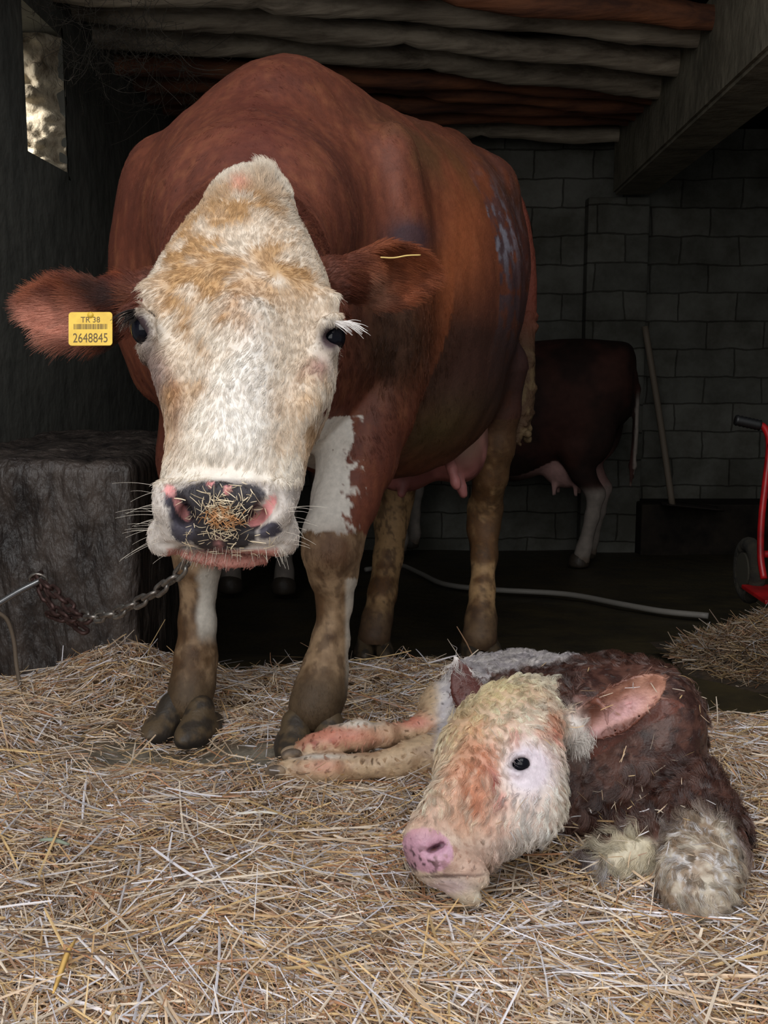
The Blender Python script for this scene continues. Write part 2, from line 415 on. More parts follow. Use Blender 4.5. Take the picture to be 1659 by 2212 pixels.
def block_wall_mat():
    m, nt, bs, out = newmat('painted_blockwork')
    tc = nd(nt, 'ShaderNodeTexCoord'); mp = nd(nt, 'ShaderNodeMapping'); mp.inputs['Rotation'].default_value = (math.pi/2, 0, 0)
    nt.links.new(tc.outputs['Object'], mp.inputs[0])
    nz = nd(nt, 'ShaderNodeTexNoise'); nz.inputs['Scale'].default_value = 5; nz.inputs['Detail'].default_value = 5; nt.links.new(tc.outputs['Object'], nz.inputs['Vector'])
    ad = nd(nt, 'ShaderNodeMixRGB', blend_type='LINEAR_LIGHT'); ad.inputs[0].default_value = .022; nt.links.new(mp.outputs[0], ad.inputs[1]); nt.links.new(nz.outputs['Color'], ad.inputs[2])
    br = nd(nt, 'ShaderNodeTexBrick'); br.inputs['Scale'].default_value = 1; br.inputs['Brick Width'].default_value = .315; br.inputs['Row Height'].default_value = .148
    br.inputs['Mortar Size'].default_value = .0045; br.inputs['Mortar Smooth'].default_value = .5
    br.inputs['Color1'].default_value = (*lin(112, 111, 104), 1); br.inputs['Color2'].default_value = (*lin(96, 96, 90), 1); br.inputs['Mortar'].default_value = (*lin(74, 72, 66), 1)
    nt.links.new(ad.outputs[0], br.inputs['Vector'])
    n2 = nd(nt, 'ShaderNodeTexNoise'); n2.inputs['Scale'].default_value = 3.2; n2.inputs['Detail'].default_value = 9; n2.inputs['Roughness'].default_value = .7; nt.links.new(tc.outputs['Object'], n2.inputs['Vector'])
    r = nd(nt, 'ShaderNodeValToRGB'); r.color_ramp.elements[0].position = .38; r.color_ramp.elements[1].position = .62; r.color_ramp.elements[0].color = (.35, .33, .28, 1); r.color_ramp.elements[1].color = (1, 1, 1, 1)
    nt.links.new(n2.outputs['Fac'], r.inputs[0])
    mu = nd(nt, 'ShaderNodeMixRGB', blend_type='MULTIPLY'); mu.inputs[0].default_value = .75; nt.links.new(br.outputs['Color'], mu.inputs[1]); nt.links.new(r.outputs[0], mu.inputs[2])
    nt.links.new(mu.outputs[0], bs.inputs['Base Color']); bs.inputs['Roughness'].default_value = .85; bs.inputs['Specular IOR Level'].default_value = .2
    sb = nd(nt, 'ShaderNodeMath', operation='MULTIPLY_ADD'); sb.inputs[1].default_value = -.8; nt.links.new(br.outputs['Fac'], sb.inputs[0]); nt.links.new(n2.outputs['Fac'], sb.inputs[2])
    b = nd(nt, 'ShaderNodeBump'); b.inputs['Strength'].default_value = .8; b.inputs['Distance'].default_value = .02; nt.links.new(sb.outputs[0], b.inputs['Height']); nt.links.new(b.outputs[0], bs.inputs['Normal'])
    return m
M_block = block_wall_mat()
M_conc = plain('old_concrete', lin(150, 142, 124), rough=.9, spec=.2, c2=lin(108, 102, 88), nscale=5, bump=.7, bscale=22, bdist=.012)
M_plaster = plain('rough_dark_plaster', lin(106, 105, 98), rough=.9, spec=.2, c2=lin(84, 84, 79), nscale=4, bump=.45, bscale=12, bdist=.02)
M_roof = plain('sooty_boards', lin(48, 42, 36), rough=.9, spec=.15, c2=lin(22, 20, 18), nscale=6, bump=.6, bscale=20, bdist=.02)

bm = bmesh.new(); add_box(bm, (-1.5, 6.05, -.6), (2.6, 6.3, 2.2)); tag(bmobj('wall_back', bm, M_block), 'grey concrete block wall at the back of the barn', kind='structure')
bm = bmesh.new(); add_box(bm, (1.06, 5.93, -.5), (1.38, 6.04, 1.52), .012); tag(bmobj('pillar', bm, M_block), 'block pillar standing against the back wall under the beam', kind='structure')
bm = bmesh.new(); add_box(bm, (1.36, 5.80, -.5), (2.6, 6.04, -.07), .01); tag(bmobj('trim_1', bm, M_roof), 'low concrete ledge along the foot of the back wall', kind='structure')
bm = bmesh.new(); add_box(bm, (2.3, 1.6, -.5), (2.5, 6.3, 2.1)); tag(bmobj('wall_right', bm, M_block), 'block wall on the right side of the barn', kind='structure')
# left wall with the rough hole
bm = bmesh.new()
y0, y1, z0, z1 = 3.235, 3.63, 1.295, 1.70
add_box(bm, (-1.45, 1.9, -.5), (-1.0, y0, 2.1)); add_box(bm, (-1.45, y1, -.5), (-1.0, 6.3, 2.1))
add_box(bm, (-1.45, y0, -.5), (-1.0, y1, z0)); add_box(bm, (-1.45, y0, z1), (-1.0, y1, 2.1))
tag(bmobj('wall_left', bm, M_plaster), 'dark rough plastered wall on the left with a hole through it', kind='structure')
# rough stones lining the hole (far jamb, sill)
M_stone = plain('pale_rubble_stone', lin(205, 192, 168), rough=.9, spec=.2, c2=lin(120, 106, 88), nscale=13, bump=1, bscale=40, bdist=.012, detail=8)
def stone_lining():
    rng = np.random.default_rng(4); V = []; F = []
    nx, nz = 60, 100
    X, Z = np.meshgrid(np.linspace(-1.44, -1.0, nx), np.linspace(z0-.02, z1+.03, nz), indexing='ij')
    p = np.stack([X.ravel(), 0*X.ravel(), Z.ravel()], 1); _, h, d = worley(p*np.array([1, 1, 1.5]), 14, 5)
    Y = y1-.012-.06*fbm(p, 14, 6, 3)-.05*h*sstep(d, .05, .02)-.02*fbm(p, 45, 7, 2)+.07*sstep(X.ravel(), -1.06, -1.0)
    V = np.stack([X.ravel(), Y, Z.ravel()], 1); ii = np.arange(nx*nz).reshape(nx, nz)
    F = np.stack([ii[:-1,:-1].ravel(), ii[1:,:-1].ravel(), ii[1:,1:].ravel(), ii[:-1,1:].ravel()], 1)
    V2 = V.copy(); V2[:,1] = y1+.01; n = len(V)
    e = np.concatenate([ii[:,0], ii[-1,1:], ii[-2::-1,-1], ii[0,-2:0:-1]]); e2 = np.roll(e, -1)
    F = np.vstack([F[:, ::-1], F+n, np.stack([e, e2, e2+n, e+n], 1)])
    o = npmesh('trim_2', np.vstack([V, V2]), F, M_stone); tag(o, 'pale rubble stone jamb lit by daylight in the wall hole', kind='structure')
stone_lining()
bm = bmesh.new(); add_box(bm, (-1.6, 2.35, 1.88), (2.6, 6.3, 1.98)); tag(bmobj('ceiling', bm, M_roof), 'dark sooty boards above the ceiling poles', kind='structure')
# concrete beam, upper right
def beam():
    f0, f1 = P(1310, 430, 5.85), np.array([.955, 2.2, 1.52]); zb = 1.52
    A = [(f1[0], f1[1]), (1.17, 5.86), (1.37, 5.86), (f1[0]+.21, f1[1])]
    bm = bmesh.new(); lo = [bm.verts.new((x, y, zb)) for x, y in A]; hi = [bm.verts.new((x, y, 1.87)) for x, y in A]
    bm.faces.new(lo); bm.faces.new(hi[::-1])
    for i in range(4): bm.faces.new((lo[i], lo[(i+1) % 4], hi[(i+1) % 4], hi[i]))
    bmesh.ops.bevel(bm, geom=bm.edges[:], offset=.012, segments=2, affect='EDGES')
    tag(bmobj('concrete_beam', bm, M_conc), 'thick concrete beam crossing the upper right to the block pillar', kind='structure')
beam()
# ceiling poles
M_pole = [plain('weathered_pole', lin(180, 166, 146), rough=.8, c2=lin(100, 88, 74), nscale=9, bump=.6, bscale=30, bdist=.01, stretch=(.25, 2, 2)),
          plain('reddish_pole', lin(140, 86, 56), rough=.8, c2=lin(76, 46, 34), nscale=9, bump=.6, bscale=30, bdist=.01, stretch=(.25, 2, 2))]
def pole(y, z, r, yaw, red, i, lab):
    rng = np.random.default_rng(50+i); n = 46; X = np.linspace(-1.05, 1.24, n)
    ph = rng.random(4)*6
    yy = y+yaw*(X+1)+.012*np.sin(X*3+ph[0])+.008*np.sin(X*9+ph[1]); zz = z-.012*(X+1)+.012*np.sin(X*2.2+ph[2])+.006*np.sin(X*11+ph[3])
    rr = r*(1+.08*np.sin(X*4+ph[1])+.03*rng.normal(size=n))
    jx = rng.uniform(-.4, .5); k = int(np.argmin(abs(X-jx))); rr[k] *= .72; rr[k+1:k+3] *= 1.06
    bm = bmesh.new(); tube_bm(bm, np.stack([X, yy, zz], 1), rr, 12)
    tag(bmobj('ceiling_pole', bm, M_pole[red], smooth=True), lab, 'wooden pole', 'round wooden poles under the ceiling')
ords = ['nearest', 'second nearest', 'third nearest', 'fourth nearest', 'fifth nearest', 'sixth nearest', 'third farthest', 'second farthest', 'farthest']
for i, (y, z, r, yaw, red) in enumerate([(3.30, 1.825, .040, .20, 1), (3.53, 1.825, .046, .20, 0), (3.77, 1.825, .048, .24, 0), (4.05, 1.825, .050, .28, 0), (4.36, 1.81, .040, .22, 1), (4.64, 1.815, .038, .17, 1), (4.92, 1.82, .040, .14, 1), (5.24, 1.825, .036, .08, 1), (5.60, 1.825, .044, .06, 0)]):
    pole(y, z, r, yaw, red, i, '%s %s wooden pole of the ceiling, counted from the camera' % (ords[i], 'reddish brown' if red else 'weathered grey'))
# cobwebs hanging by the hole
def cobweb():
    rng = np.random.default_rng(8); n = 260
    a = np.stack([rng.uniform(-1.0, -.62, n), rng.uniform(3.2, 4.1, n), rng.uniform(1.60, 1.80, n)], 1)
    b = a+rng.normal(size=(n, 3))*[.10, .10, .06]-[0, 0, .05]
    s = np.linspace(0, 1, 7)[None,:,None]; X = a[:,None]*(1-s)+b[:,None]*s; X[:,:,2] -= (.05*4*s*(1-s))[:,:,0]*rng.random((n, 1)); X += rng.normal(size=X.shape)*.004
    X[:,:,0] = np.maximum(X[:,:,0], -.99)
    o = strands('cobweb', X, np.full((n, 7), .0006), plain('dusty_web', lin(62, 57, 50), rough=1), None, np.full((n, 3), .1))
    tag(o, 'dusty cobwebs hanging in the upper left corner below the poles', 'cobweb', kind='stuff')
cobweb()

# concrete feed block, left
def feed_block():
    nx = 60; V = []; x0, x1, yy0, yy1, zz0, zz1 = -1.0, -.545, 2.40, 3.3, -.12, .505
    F = Field(np.arange(-1.02, -.48, .008), np.arange(2.33, 3.36, .012), np.arange(-.14, .56, .008))
    X, Y, Z = F.xs[:,None,None], F.ys[None,:,None], F.zs[None,None,:]
    qx, qy, qz = np.abs(X-(x0+x1)/2)-(x1-x0)/2+.03, np.abs(Y-(yy0+yy1)/2)-(yy1-yy0)/2+.03, np.abs(Z-(zz0+zz1)/2)-(zz1-zz0)/2+.03
    F.F[:] = np.sqrt(np.maximum(qx, 0)**2+np.maximum(qy, 0)**2+np.maximum(qz, 0)**2)+np.minimum(np.maximum(qx, np.maximum(qy, qz)), 0)-.03
    V, Q = F.mesh(); N = vnormals(V, Q)
    V = V+N*(.030*(fbm(V*[1, 1, .5], 6, 1, 3)-.5)+.022*(fbm(V*[1, 1, .3], 28, 2, 3)-.5))[:,None]
    V[:,0] = np.maximum(V[:,0], -.998)
    m = plain('damp_stained_concrete', lin(30, 25, 24), rough=.42, spec=.6, c2=lin(84, 74, 68), nscale=11, bump=1, bscale=42, bdist=.02, stretch=(1, 1, .35), detail=9)
    tag(npmesh('feed_trough', V, Q, m), 'damp stained concrete trough block left of the cow, chain hanging before it', 'trough')
feed_block()

# hose
def on_floor(px, py):
    d = 3.2
    for _ in range(12):
        p = P(px, py, d); q = G(px, py, float(floor_z(np.array(p[1])))-.01); d = d*q[1]/p[1]
    return P(px, py, d)+[0, 0, .012]
bm = bmesh.new(); tube_bm(bm, crv([on_floor(a, b) for a, b in [(790, 1236), (860, 1226), (905, 1243), (960, 1268), (1060, 1280), (1220, 1290), (1340, 1312), (1430, 1328), (1530, 1338)]], 60), .011, 8)
tag(bmobj('hose', bm, plain('grey_hose', lin(130, 125, 118), rough=.5), smooth=True), 'grey hose lying across the dark floor behind the cow', 'hose')

# shovel leaning at the pillar
def shovel():
    base = PY(1452, 1100, 5.72); top = PY(1393, 705, 5.80)
    t = empty('shovel', base); tag(t, 'long handled shovel leaning against the back wall by the pillar', 'shovel')
    bm = bmesh.new(); tube_bm(bm, crv([base+[0, 0, .02], base*.5+top*.5+[.006, 0, 0], top], 20), .017, 10)
    bmobj('shaft', bm, plain('shovel_wood', lin(112, 100, 86), rough=.7), t, True)
    bm = bmesh.new(); o = base+np.array([.0, -.03, .0])
    for i in range(9):
        for j in range(7):
            u, v = i/8, j/6-.5; bm.verts.new(o+[-.06+.30*u, -.10*abs(v)*0-.02+.14*v, .015+.03*(1-u)+.06*v*v-.02])
    bm.verts.ensure_lookup_table()
    for i in range(8):
        for j in range(6): bm.faces.new([bm.verts[a] for a in (i*7+j, i*7+7+j, i*7+8+j, i*7+j+1)])
    b = bmobj('blade', bm, plain('rusty_steel', lin(50, 44, 40), rough=.6, metal=.5), t, True)
    md = b.modifiers.new('s', 'SOLIDIFY'); md.thickness = .004
shovel()

# red hand cart at the right edge
def cart():
    d = 3.05
    t = empty('hand_cart', G(1640, 1290, -.1)); tag(t, 'red tubular hand cart with black grips at the right edge', 'cart')
    red = plain('worn_red_paint', lin(176, 22, 26), rough=.35, c2=lin(120, 14, 18), nscale=14)
    for off, dd in ((0, 0.0), (.42, .05)):
        o = np.array([off, dd, 0])
        bm = bmesh.new(); tube_bm(bm, crv([P(1634, 916, d)+o, P(1652, 925, d)+o, P(1662, 960, d)+o, P(1654, 1040, d)+o, P(1645, 1120, d)+o, P(1643, 1200, d)+o, P(1650, 1250, d-.02)+o], 40), .0095, 10)
        bmobj('rail', bm, red, t, True)
        g = P(1588, 907, d)+o; h = P(1642, 919, d)+o; bm = bmesh.new(); pts = np.linspace(g, h, 14)
        tube_bm(bm, pts, [.0135+.0022*(i % 2) for i in range(14)], 12)
        bmobj('grip', bm, plain('black_rubber', lin(20, 20, 21), rough=.45), t, True)
    for zz, ry in ((P(0, 960, d)[2], 0), (P(0, 1200, d)[2], 0)):
        a = P(1655, 0, d)[0]; bm = bmesh.new(); tube_bm(bm, [(a, d*.99, zz), (a+.42, d*.99+.05, zz)], .010, 10); bmobj('crossbar', bm, red, t, True)
    bm = bmesh.new(); add_box(bm, tuple(P(1626, 1288, d)-[0, .10, 0]), tuple(P(1626, 1288, d)+[.46, .1, .012]), .003); bmobj('toe_plate', bm, red, t)
    c = P(1618, 1232, d+.16)
    for s in (0, .44):
        w = empty('wheel', tuple(c+[s, 0, 0])); adopt(w, t)
        a = np.linspace(0, 2*math.pi, 29)[:-1]; bm = bmesh.new(); tube_bm(bm, np.stack([c[0]+s+.0*a, c[1]+.075*np.cos(a), c[2]+.075*np.sin(a)], 1), .022, 12, True)
        bmobj('tyre', bm, plain('muddy_tyre', lin(54, 48, 36), rough=.9, c2=lin(30, 28, 24), nscale=30, bump=.8, bscale=60, bdist=.01), w, True)
        bm = bmesh.new(); tube_bm(bm, [c+[s-.02, 0, 0], c+[s+.02, 0, 0]], [.052, .052], 20); bmobj('hub', bm, plain('hub_grey', lin(60, 56, 46), rough=.8), w, False)
cart()

# chain, ring and rod on the trough
M_steel = plain('worn_steel', lin(170, 166, 160), rough=.34, metal=.8, c2=lin(110, 98, 90), nscale=60)
M_rust = plain('rusty_steel_links', lin(96, 72, 68), rough=.55, metal=.6, c2=lin(60, 42, 38), nscale=60)
def link(c, tdir, roll, L, W, r, mat, parent):
    tdir = nrm(tdir); up = nrm(np.cross(tdir, [0.1, 1, 0.05])); w = nrm(np.cross(tdir, up)); sd = up*math.cos(roll)+w*math.sin(roll)
    hl, hw = L/2-r, W/2-r; st = hl-hw; a = np.linspace(-math.pi/2, math.pi/2, 9)
    pts = [c+tdir*(st+hw*math.cos(x))+sd*hw*math.sin(x) for x in a]+[c-tdir*(st+hw*math.cos(x))-sd*hw*math.sin(x) for x in a]
    bm = bmesh.new(); tube_bm(bm, pts, r, 9, True); bmobj('chain_link', bm, mat, parent, True)
def chain():
    t = empty('chain', P(85, 1255, 2.34)); tag(t, 'steel tether chain sagging from the trough ring up under the cow muzzle', 'chain')
    for pts, m, L in (([(-.262, 1.80, .665), (-.285, 1.83, .57), P(412, 1196, 1.93), P(352, 1268, 2.0), P(290, 1306, 2.06), P(230, 1330, 2.12), P(175, 1328, 2.2), P(130, 1290, 2.27), P(88, 1252, 2.33)], M_steel, .047),
                      ([P(82, 1258, 2.335), P(104, 1300, 2.31), P(130, 1325, 2.27), P(165, 1338, 2.22), P(198, 1340, 2.17)], M_rust, .044),
                      ([P(112, 1330, 2.3), P(145, 1340, 2.27), P(190, 1368, 2.24)], M_rust, .042)):
        c = crv(pts, 400); s = np.concatenate([[0], np.cumsum(np.linalg.norm(np.diff(c, axis=0), axis=1))]); step = L*.74; k = 0; u = 0
        while u < s[-1]:
            p = np.array([np.interp(u, s, c[:,i]) for i in range(3)]); q = np.array([np.interp(u+.01, s, c[:,i]) for i in range(3)])-np.array([np.interp(u-.01, s, c[:,i]) for i in range(3)])
            link(p, q, .55+(k % 2)*1.45, L, L*.54, .0042, m if p[0] > -.60 or m is M_rust else M_rust, t); u += step; k += 1
chain()
t = empty('ring_bolt', P(78, 1252, 2.36)); tag(t, 'iron ring bolt in the trough face holding the chain', 'ring bolt')
a = np.linspace(0, 2*math.pi, 25)[:-1]; c = P(82, 1252, 2.345)
bm = bmesh.new(); tube_bm(bm, np.stack([c[0]+.018*np.cos(a), c[1]-.006*np.sin(a), c[2]+.013*np.sin(a)], 1), .0035, 8, True); bmobj('ring', bm, M_steel, t, True)
bm = bmesh.new(); tube_bm(bm, [c+[-.015, 0, 0], c+[-.015, .07, 0]], .006, 8); bmobj('bolt', bm, M_rust, t, True)
bm = bmesh.new(); tube_bm(bm, crv([P(-20, 1314, 2.26), P(40, 1278, 2.30), P(92, 1252, 2.33)], 14), .0065, 10)
tag(bmobj('metal_rod', bm, plain('shiny_rod', lin(170, 170, 170), rough=.25, metal=.9), smooth=True), 'shiny metal rod running from the left edge to the ring bolt', 'rod')
bm = bmesh.new(); tube_bm(bm, crv([P(-6, 1322, 2.33), P(16, 1340, 2.33), P(30, 1385, 2.335), P(36, 1440, 2.33), P(47, 1500, 2.30)], 24), .0045, 8)
tag(bmobj('strap', bm, plain('old_strap', lin(98, 84, 70), rough=.8), smooth=True), 'thin brown strap hanging down the trough at the left edge', 'strap')

# ================================================================== STRAW BED
def straw_base():
    nx, ny = 260, 230
    X, Y = np.meshgrid(np.linspace(-1.4, 1.7, nx), np.linspace(.7, 2.95, ny), indexing='ij'); x, y = X.ravel(), Y.ravel()
    V = np.stack([x, y, bed_h(x, y)-.010], 1); ii = np.arange(nx*ny).reshape(nx, ny)
    V[:,0] = np.where(V[:,1] > 1.84, np.maximum(V[:,0], -.99), V[:,0])
    V[:,2] += .008*(fbm(V*[1, 1, 0], 40, 4, 2)-.5)
    F = np.stack([ii[:-1,:-1].ravel(), ii[1:,:-1].ravel(), ii[1:,1:].ravel(), ii[:-1,1:].ravel()], 1)
    n = fbm(V*[1, 1, 0], 12, 9, 3); c = mix(np.tile(lin(140, 114, 88), (len(V), 1)), lin(106, 86, 68), sstep(n, .4, .6))
    bare = np.exp(-((x+.25)/.42)**4-((y-1.99)/.09)**2); c = mix(c, lin(128, 120, 106), np.clip(bare*1.3, 0, 1))
    dirt = np.exp(-((x+.31)/.13)**2-((y-1.325+.3*(x+.31))/.035)**2); c = mix(c, lin(52, 42, 38), np.clip(dirt*1.3, 0, 1))
    o = npmesh('straw_litter', V, F, attr_mat('trodden_litter', rough=.85, spec=.2, bump=.8, bscale=120, bdist=.004, mulnoise=.3, nscale=70), None, True, c)
    tag(o, 'trodden brown litter under the loose straw', kind='stuff', cat='litter')
straw_base()

PAL = np.array([lin(240, 222, 192), lin(226, 198, 160), lin(214, 176, 124), lin(204, 152, 110), lin(236, 230, 222), lin(172, 136, 102), lin(232, 198, 138), lin(244, 240, 236), lin(130, 104, 82), lin(190, 160, 134)])
def stalks(C, az, pitch, L, W, rng, bend=.12, colw=None, seg=3, flat=.35, roll=None):
    """arrays describing many straw stalks; returns V, F, col"""
    n = len(C); d = np.stack([np.cos(az)*np.cos(pitch), np.sin(az)*np.cos(pitch), np.sin(pitch)], 1)
    s = nrm(np.cross(d, np.tile([0.02, .01, 1.0], (n, 1)))); u = np.cross(s, d)
    a = rng.random(n)*6.28 if roll is None else roll; s, u = s*np.cos(a)[:,None]+u*np.sin(a)[:,None], -s*np.sin(a)[:,None]+u*np.cos(a)[:,None]
    bd = rng.normal(size=(n, 1))*bend; kink = rng.random(n) < .18
    V = []
    for k in range(seg+1):
        t = k/seg-.5; off = (t*t-.08)*bd; off[kink] = np.abs(t)*bd[kink]*2.0
        c = C+d*(L[:,None]*t)+(s*.5+u)*(off*L[:,None])
        w = W[:,None]*(1-.25*(k == 0)-.35*(k == seg))
        V += [c+s*w*.5, c-s*w*.5, c+u*w*flat]
    V = np.stack(V, 1)   # n, 3*(seg+1), 3
    f = []
    for k in range(seg):
        for a0, b0 in ((0, 1), (1, 2), (2, 0)): f.append([k*3+a0, k*3+b0, k*3+3+b0, k*3+3+a0])
    f = np.array(f); F = (f[None]+(np.arange(n)*3*(seg+1))[:,None,None]).reshape(-1, 4)
    ci = rng.choice(len(PAL), n, p=colw if colw is not None else [.2, .17, .12, .09, .11, .07, .08, .08, .03, .05])
    col = PAL[ci]*(.64+.50*rng.random((n, 1)))
    col = np.repeat(col*np.array([1, .99, 1.08]), 3*(seg+1), 0)
    return V.reshape(-1, 3), F, col
M_straw = attr_mat('straw', rough=.42, spec=.45)
def straw_bed():
    rng = np.random.default_rng(21); n = 138000
    # even density over the picture: nearer ground gets shorter spacing
    y = 1.0+1.85*rng.random(n)**1.25; hw = .40*y+.24
    x = (rng.random(n)*2-1)*hw+.02
    q = np.stack([x, y, 0*x], 1)
    base = 6.3*fbm(q, 3.5, 31, 2)+1.2*fbm(q, 12, 33, 2); az = base+rng.normal(size=n)*.75
    L = np.exp(rng.normal(size=n)*.55+math.log(.035)); L = np.clip(L, .012, .17); near = y < 1.45; L[near] *= 1.12
    W = np.exp(rng.normal(size=n)*.32+math.log(.00185))
    lay = rng.random(n)**1.6
    z = bed_h(x, y)+lay*.016
    gxx = (bed_h(x+.01, y)-bed_h(x-.01, y))/.02; gyy = (bed_h(x, y+.01)-bed_h(x, y-.01))/.02
    pit = np.arctan(gxx*np.cos(az)+gyy*np.sin(az))+rng.normal(size=n)*.10+.06*rng.random(n)
    up = rng.random(n) < .035; pit[up] += rng.random(up.sum())*.8; z[up] += L[up]*.22
    bare = np.exp(-((x+.25)/.42)**4-((y-1.99)/.085)**2); dirt = np.exp(-((x+.31)/.12)**2-((y-1.325+.3*(x+.31))/.028)**2)
    thin = .38*sstep(fbm(q, 7, 41, 2), .56, .70)
    e = 2.57+.07*np.sin(x*5+1)-.27*sstep(x, .38, .62)
    keep = ((x > -.95) | (y < 1.8)) & (rng.random(n) > .985*bare) & (rng.random(n) > .9*dirt) & (rng.random(n) > thin) & (rng.random(n) > sstep(y, e-.08, e+.15)*.97) & ~((x < -.56) & (y > 2.39))
    # soft light/dark bunches
    V, F, col = stalks(np.stack([x, y, z], 1)[keep], az[keep], pit[keep], L[keep], W[keep], rng)
    o = npmesh('straw_bedding', V, F, M_straw, None, False, col)
    tag(o, 'thick layer of loose golden straw spread over the barn floor', 'straw', kind='stuff')
straw_bed()
def straw_long():
    rng = np.random.default_rng(5); n = 1500
    y = 1.05+1.6*rng.random(n)**1.5; x = (rng.random(n)*2-1)*(.40*y+.1)
    L = rng.uniform(.08, .22, n); W = rng.uniform(.002, .0038, n); az = rng.random(n)*6.28
    z = bed_h(x, y)+.012+.012*rng.random(n); pit = rng.normal(size=n)*.08
    k_ = (x > -.85) & (np.exp(-((x+.25)/.42)**4-((y-1.99)/.1)**2) < .4) & ~((x < -.50) & (y > 2.3)); x, y, z, az, pit, L, W = [q_[k_] for q_ in (x, y, z, az, pit, L, W)]; n = len(x)
    V, F, col = stalks(np.stack([x, y, z], 1), az, pit, L, W, rng, bend=.10, seg=5, flat=.2, roll=rng.normal(size=n)*.5, colw=[.3, .16, .12, .05, .15, 0, .12, .1, 0, 0])
    tag(npmesh('long_straw', V, F, M_straw, None, False, col), 'longer pale straw stalks lying loose on top of the bedding', 'straw', kind='stuff')
straw_long()
def straw_pile():
    rng = np.random.default_rng(9); c = G(1600, 1425, -.06); n = 5200
    # mound of dirty straw at the right edge
    nx = 46; u, v = np.meshgrid(np.linspace(-1, 1, nx), np.linspace(-1, 1, nx), indexing='ij'); u, v = u.ravel(), v.ravel()
    H = lambda u, v: .125*np.exp(-(u*u+v*v)*1.7)*(.75+.5*fbm(np.stack([u, v, 0*u], 1), 3, 2, 3))-.012
    c = np.array([1.02, 2.76, -.055]); V = np.stack([c[0]+u*.28, c[1]+v*.25, c[2]+H(u, v)], 1); ii = np.arange(nx*nx).reshape(nx, nx)
    F = np.stack([ii[:-1,:-1].ravel(), ii[1:,:-1].ravel(), ii[1:,1:].ravel(), ii[:-1,1:].ravel()], 1)
    t = empty('straw_pile', c); tag(t, 'small mound of dirty straw in front of the red cart, right edge', 'straw pile', kind='stuff')
    npmesh('mound', V, F, plain('dung_brown', lin(62, 46, 28), rough=.8, c2=lin(38, 30, 20), nscale=30, bump=.8, bscale=60, bdist=.01), t)
    a, r = rng.random(n)*6.28, rng.random(n)**.6*1.05; u, v = r*np.cos(a), r*np.sin(a)
    L = rng.uniform(.02, .10, n); C = np.stack([c[0]+u*.26, c[1]+v*.23, c[2]+H(u, v)+.004+.012*rng.random(n)], 1)
    pit = rng.normal(size=n)*.28+.12; V, F, col = stalks(C, rng.random(n)*6.28, pit, L, rng.uniform(.0014, .003, n), rng, colw=[.1, .2, .2, .15, .05, .15, .1, 0, .05, .0], bend=.3)
    npmesh('loose_straw', V, F, M_straw, t, False, col*.42)
straw_pile()
def leaf_blade(px, py, px2, py2, w, col, lab):
    a, b = G(px, py), G(px2, py2); n = 10; rng = np.random.default_rng(int(px)); V = []
    d = nrm(b-a); s = np.cross(d, [0, 0, 1.0])
    for i in range(n):
        t = i/(n-1); p = a*(1-t)+b*t; p[2] = float(bed_h(np.array([p[0]]), np.array([p[1]]))[0])+.028+.006*math.sin(t*3.1)
        ww = w*math.sin(math.pi*min(max(.06+t*.9, 0), 1))**.6
        V += [p+s*ww*.5, p+[0, 0, .0022], p-s*ww*.5, p-[0, 0, .0006]]
    F = [[i*4+k, i*4+(k+1) % 4, i*4+4+(k+1) % 4, i*4+4+k] for i in range(n-1) for k in range(4)]+[[0, 3, 2, 1], [n*4-4, n*4-3, n*4-2, n*4-1]]
    tag(npmesh('straw_leaf', V, F, plain('dry_leaf_%d' % px, col, rough=.6)), lab, 'straw')
leaf_blade(88, 1868, 152, 1872, .014, lin(150, 160, 140), 'broad greenish dry leaf blade on the straw, lower left')
leaf_blade(510, 1787, 600, 1788, .009, lin(240, 234, 222), 'broad white straw blade left of the calf muzzle')
leaf_blade(118, 2212, 165, 2095, .008, lin(232, 188, 110), 'wide golden straw blade at the bottom left corner')

# ================================================================== THE COW
BO = np.array([-.26, 2.20, 0]); BB = nrm(np.array([.40, .917, 0])); BL = np.array([BB[1], -BB[0], 0]); ZZ = np.array([0, 0, 1.0])
def B(a, s, z): p = BO+BB*a+BL*s; return np.array([p[0], p[1], z])
HO = P(556, 405, 1.495); HE = P(482, 1100, 1.165); HL = np.linalg.norm(HE-HO); HA = (HE-HO)/HL
_c = np.array([0, 0, CAMZ])-(HO+HE)/2; HU = nrm(_c-HA*np.dot(_c, HA)); HS = np.cross(HA, HU); HS = HS if HS[0] > 0 else -HS
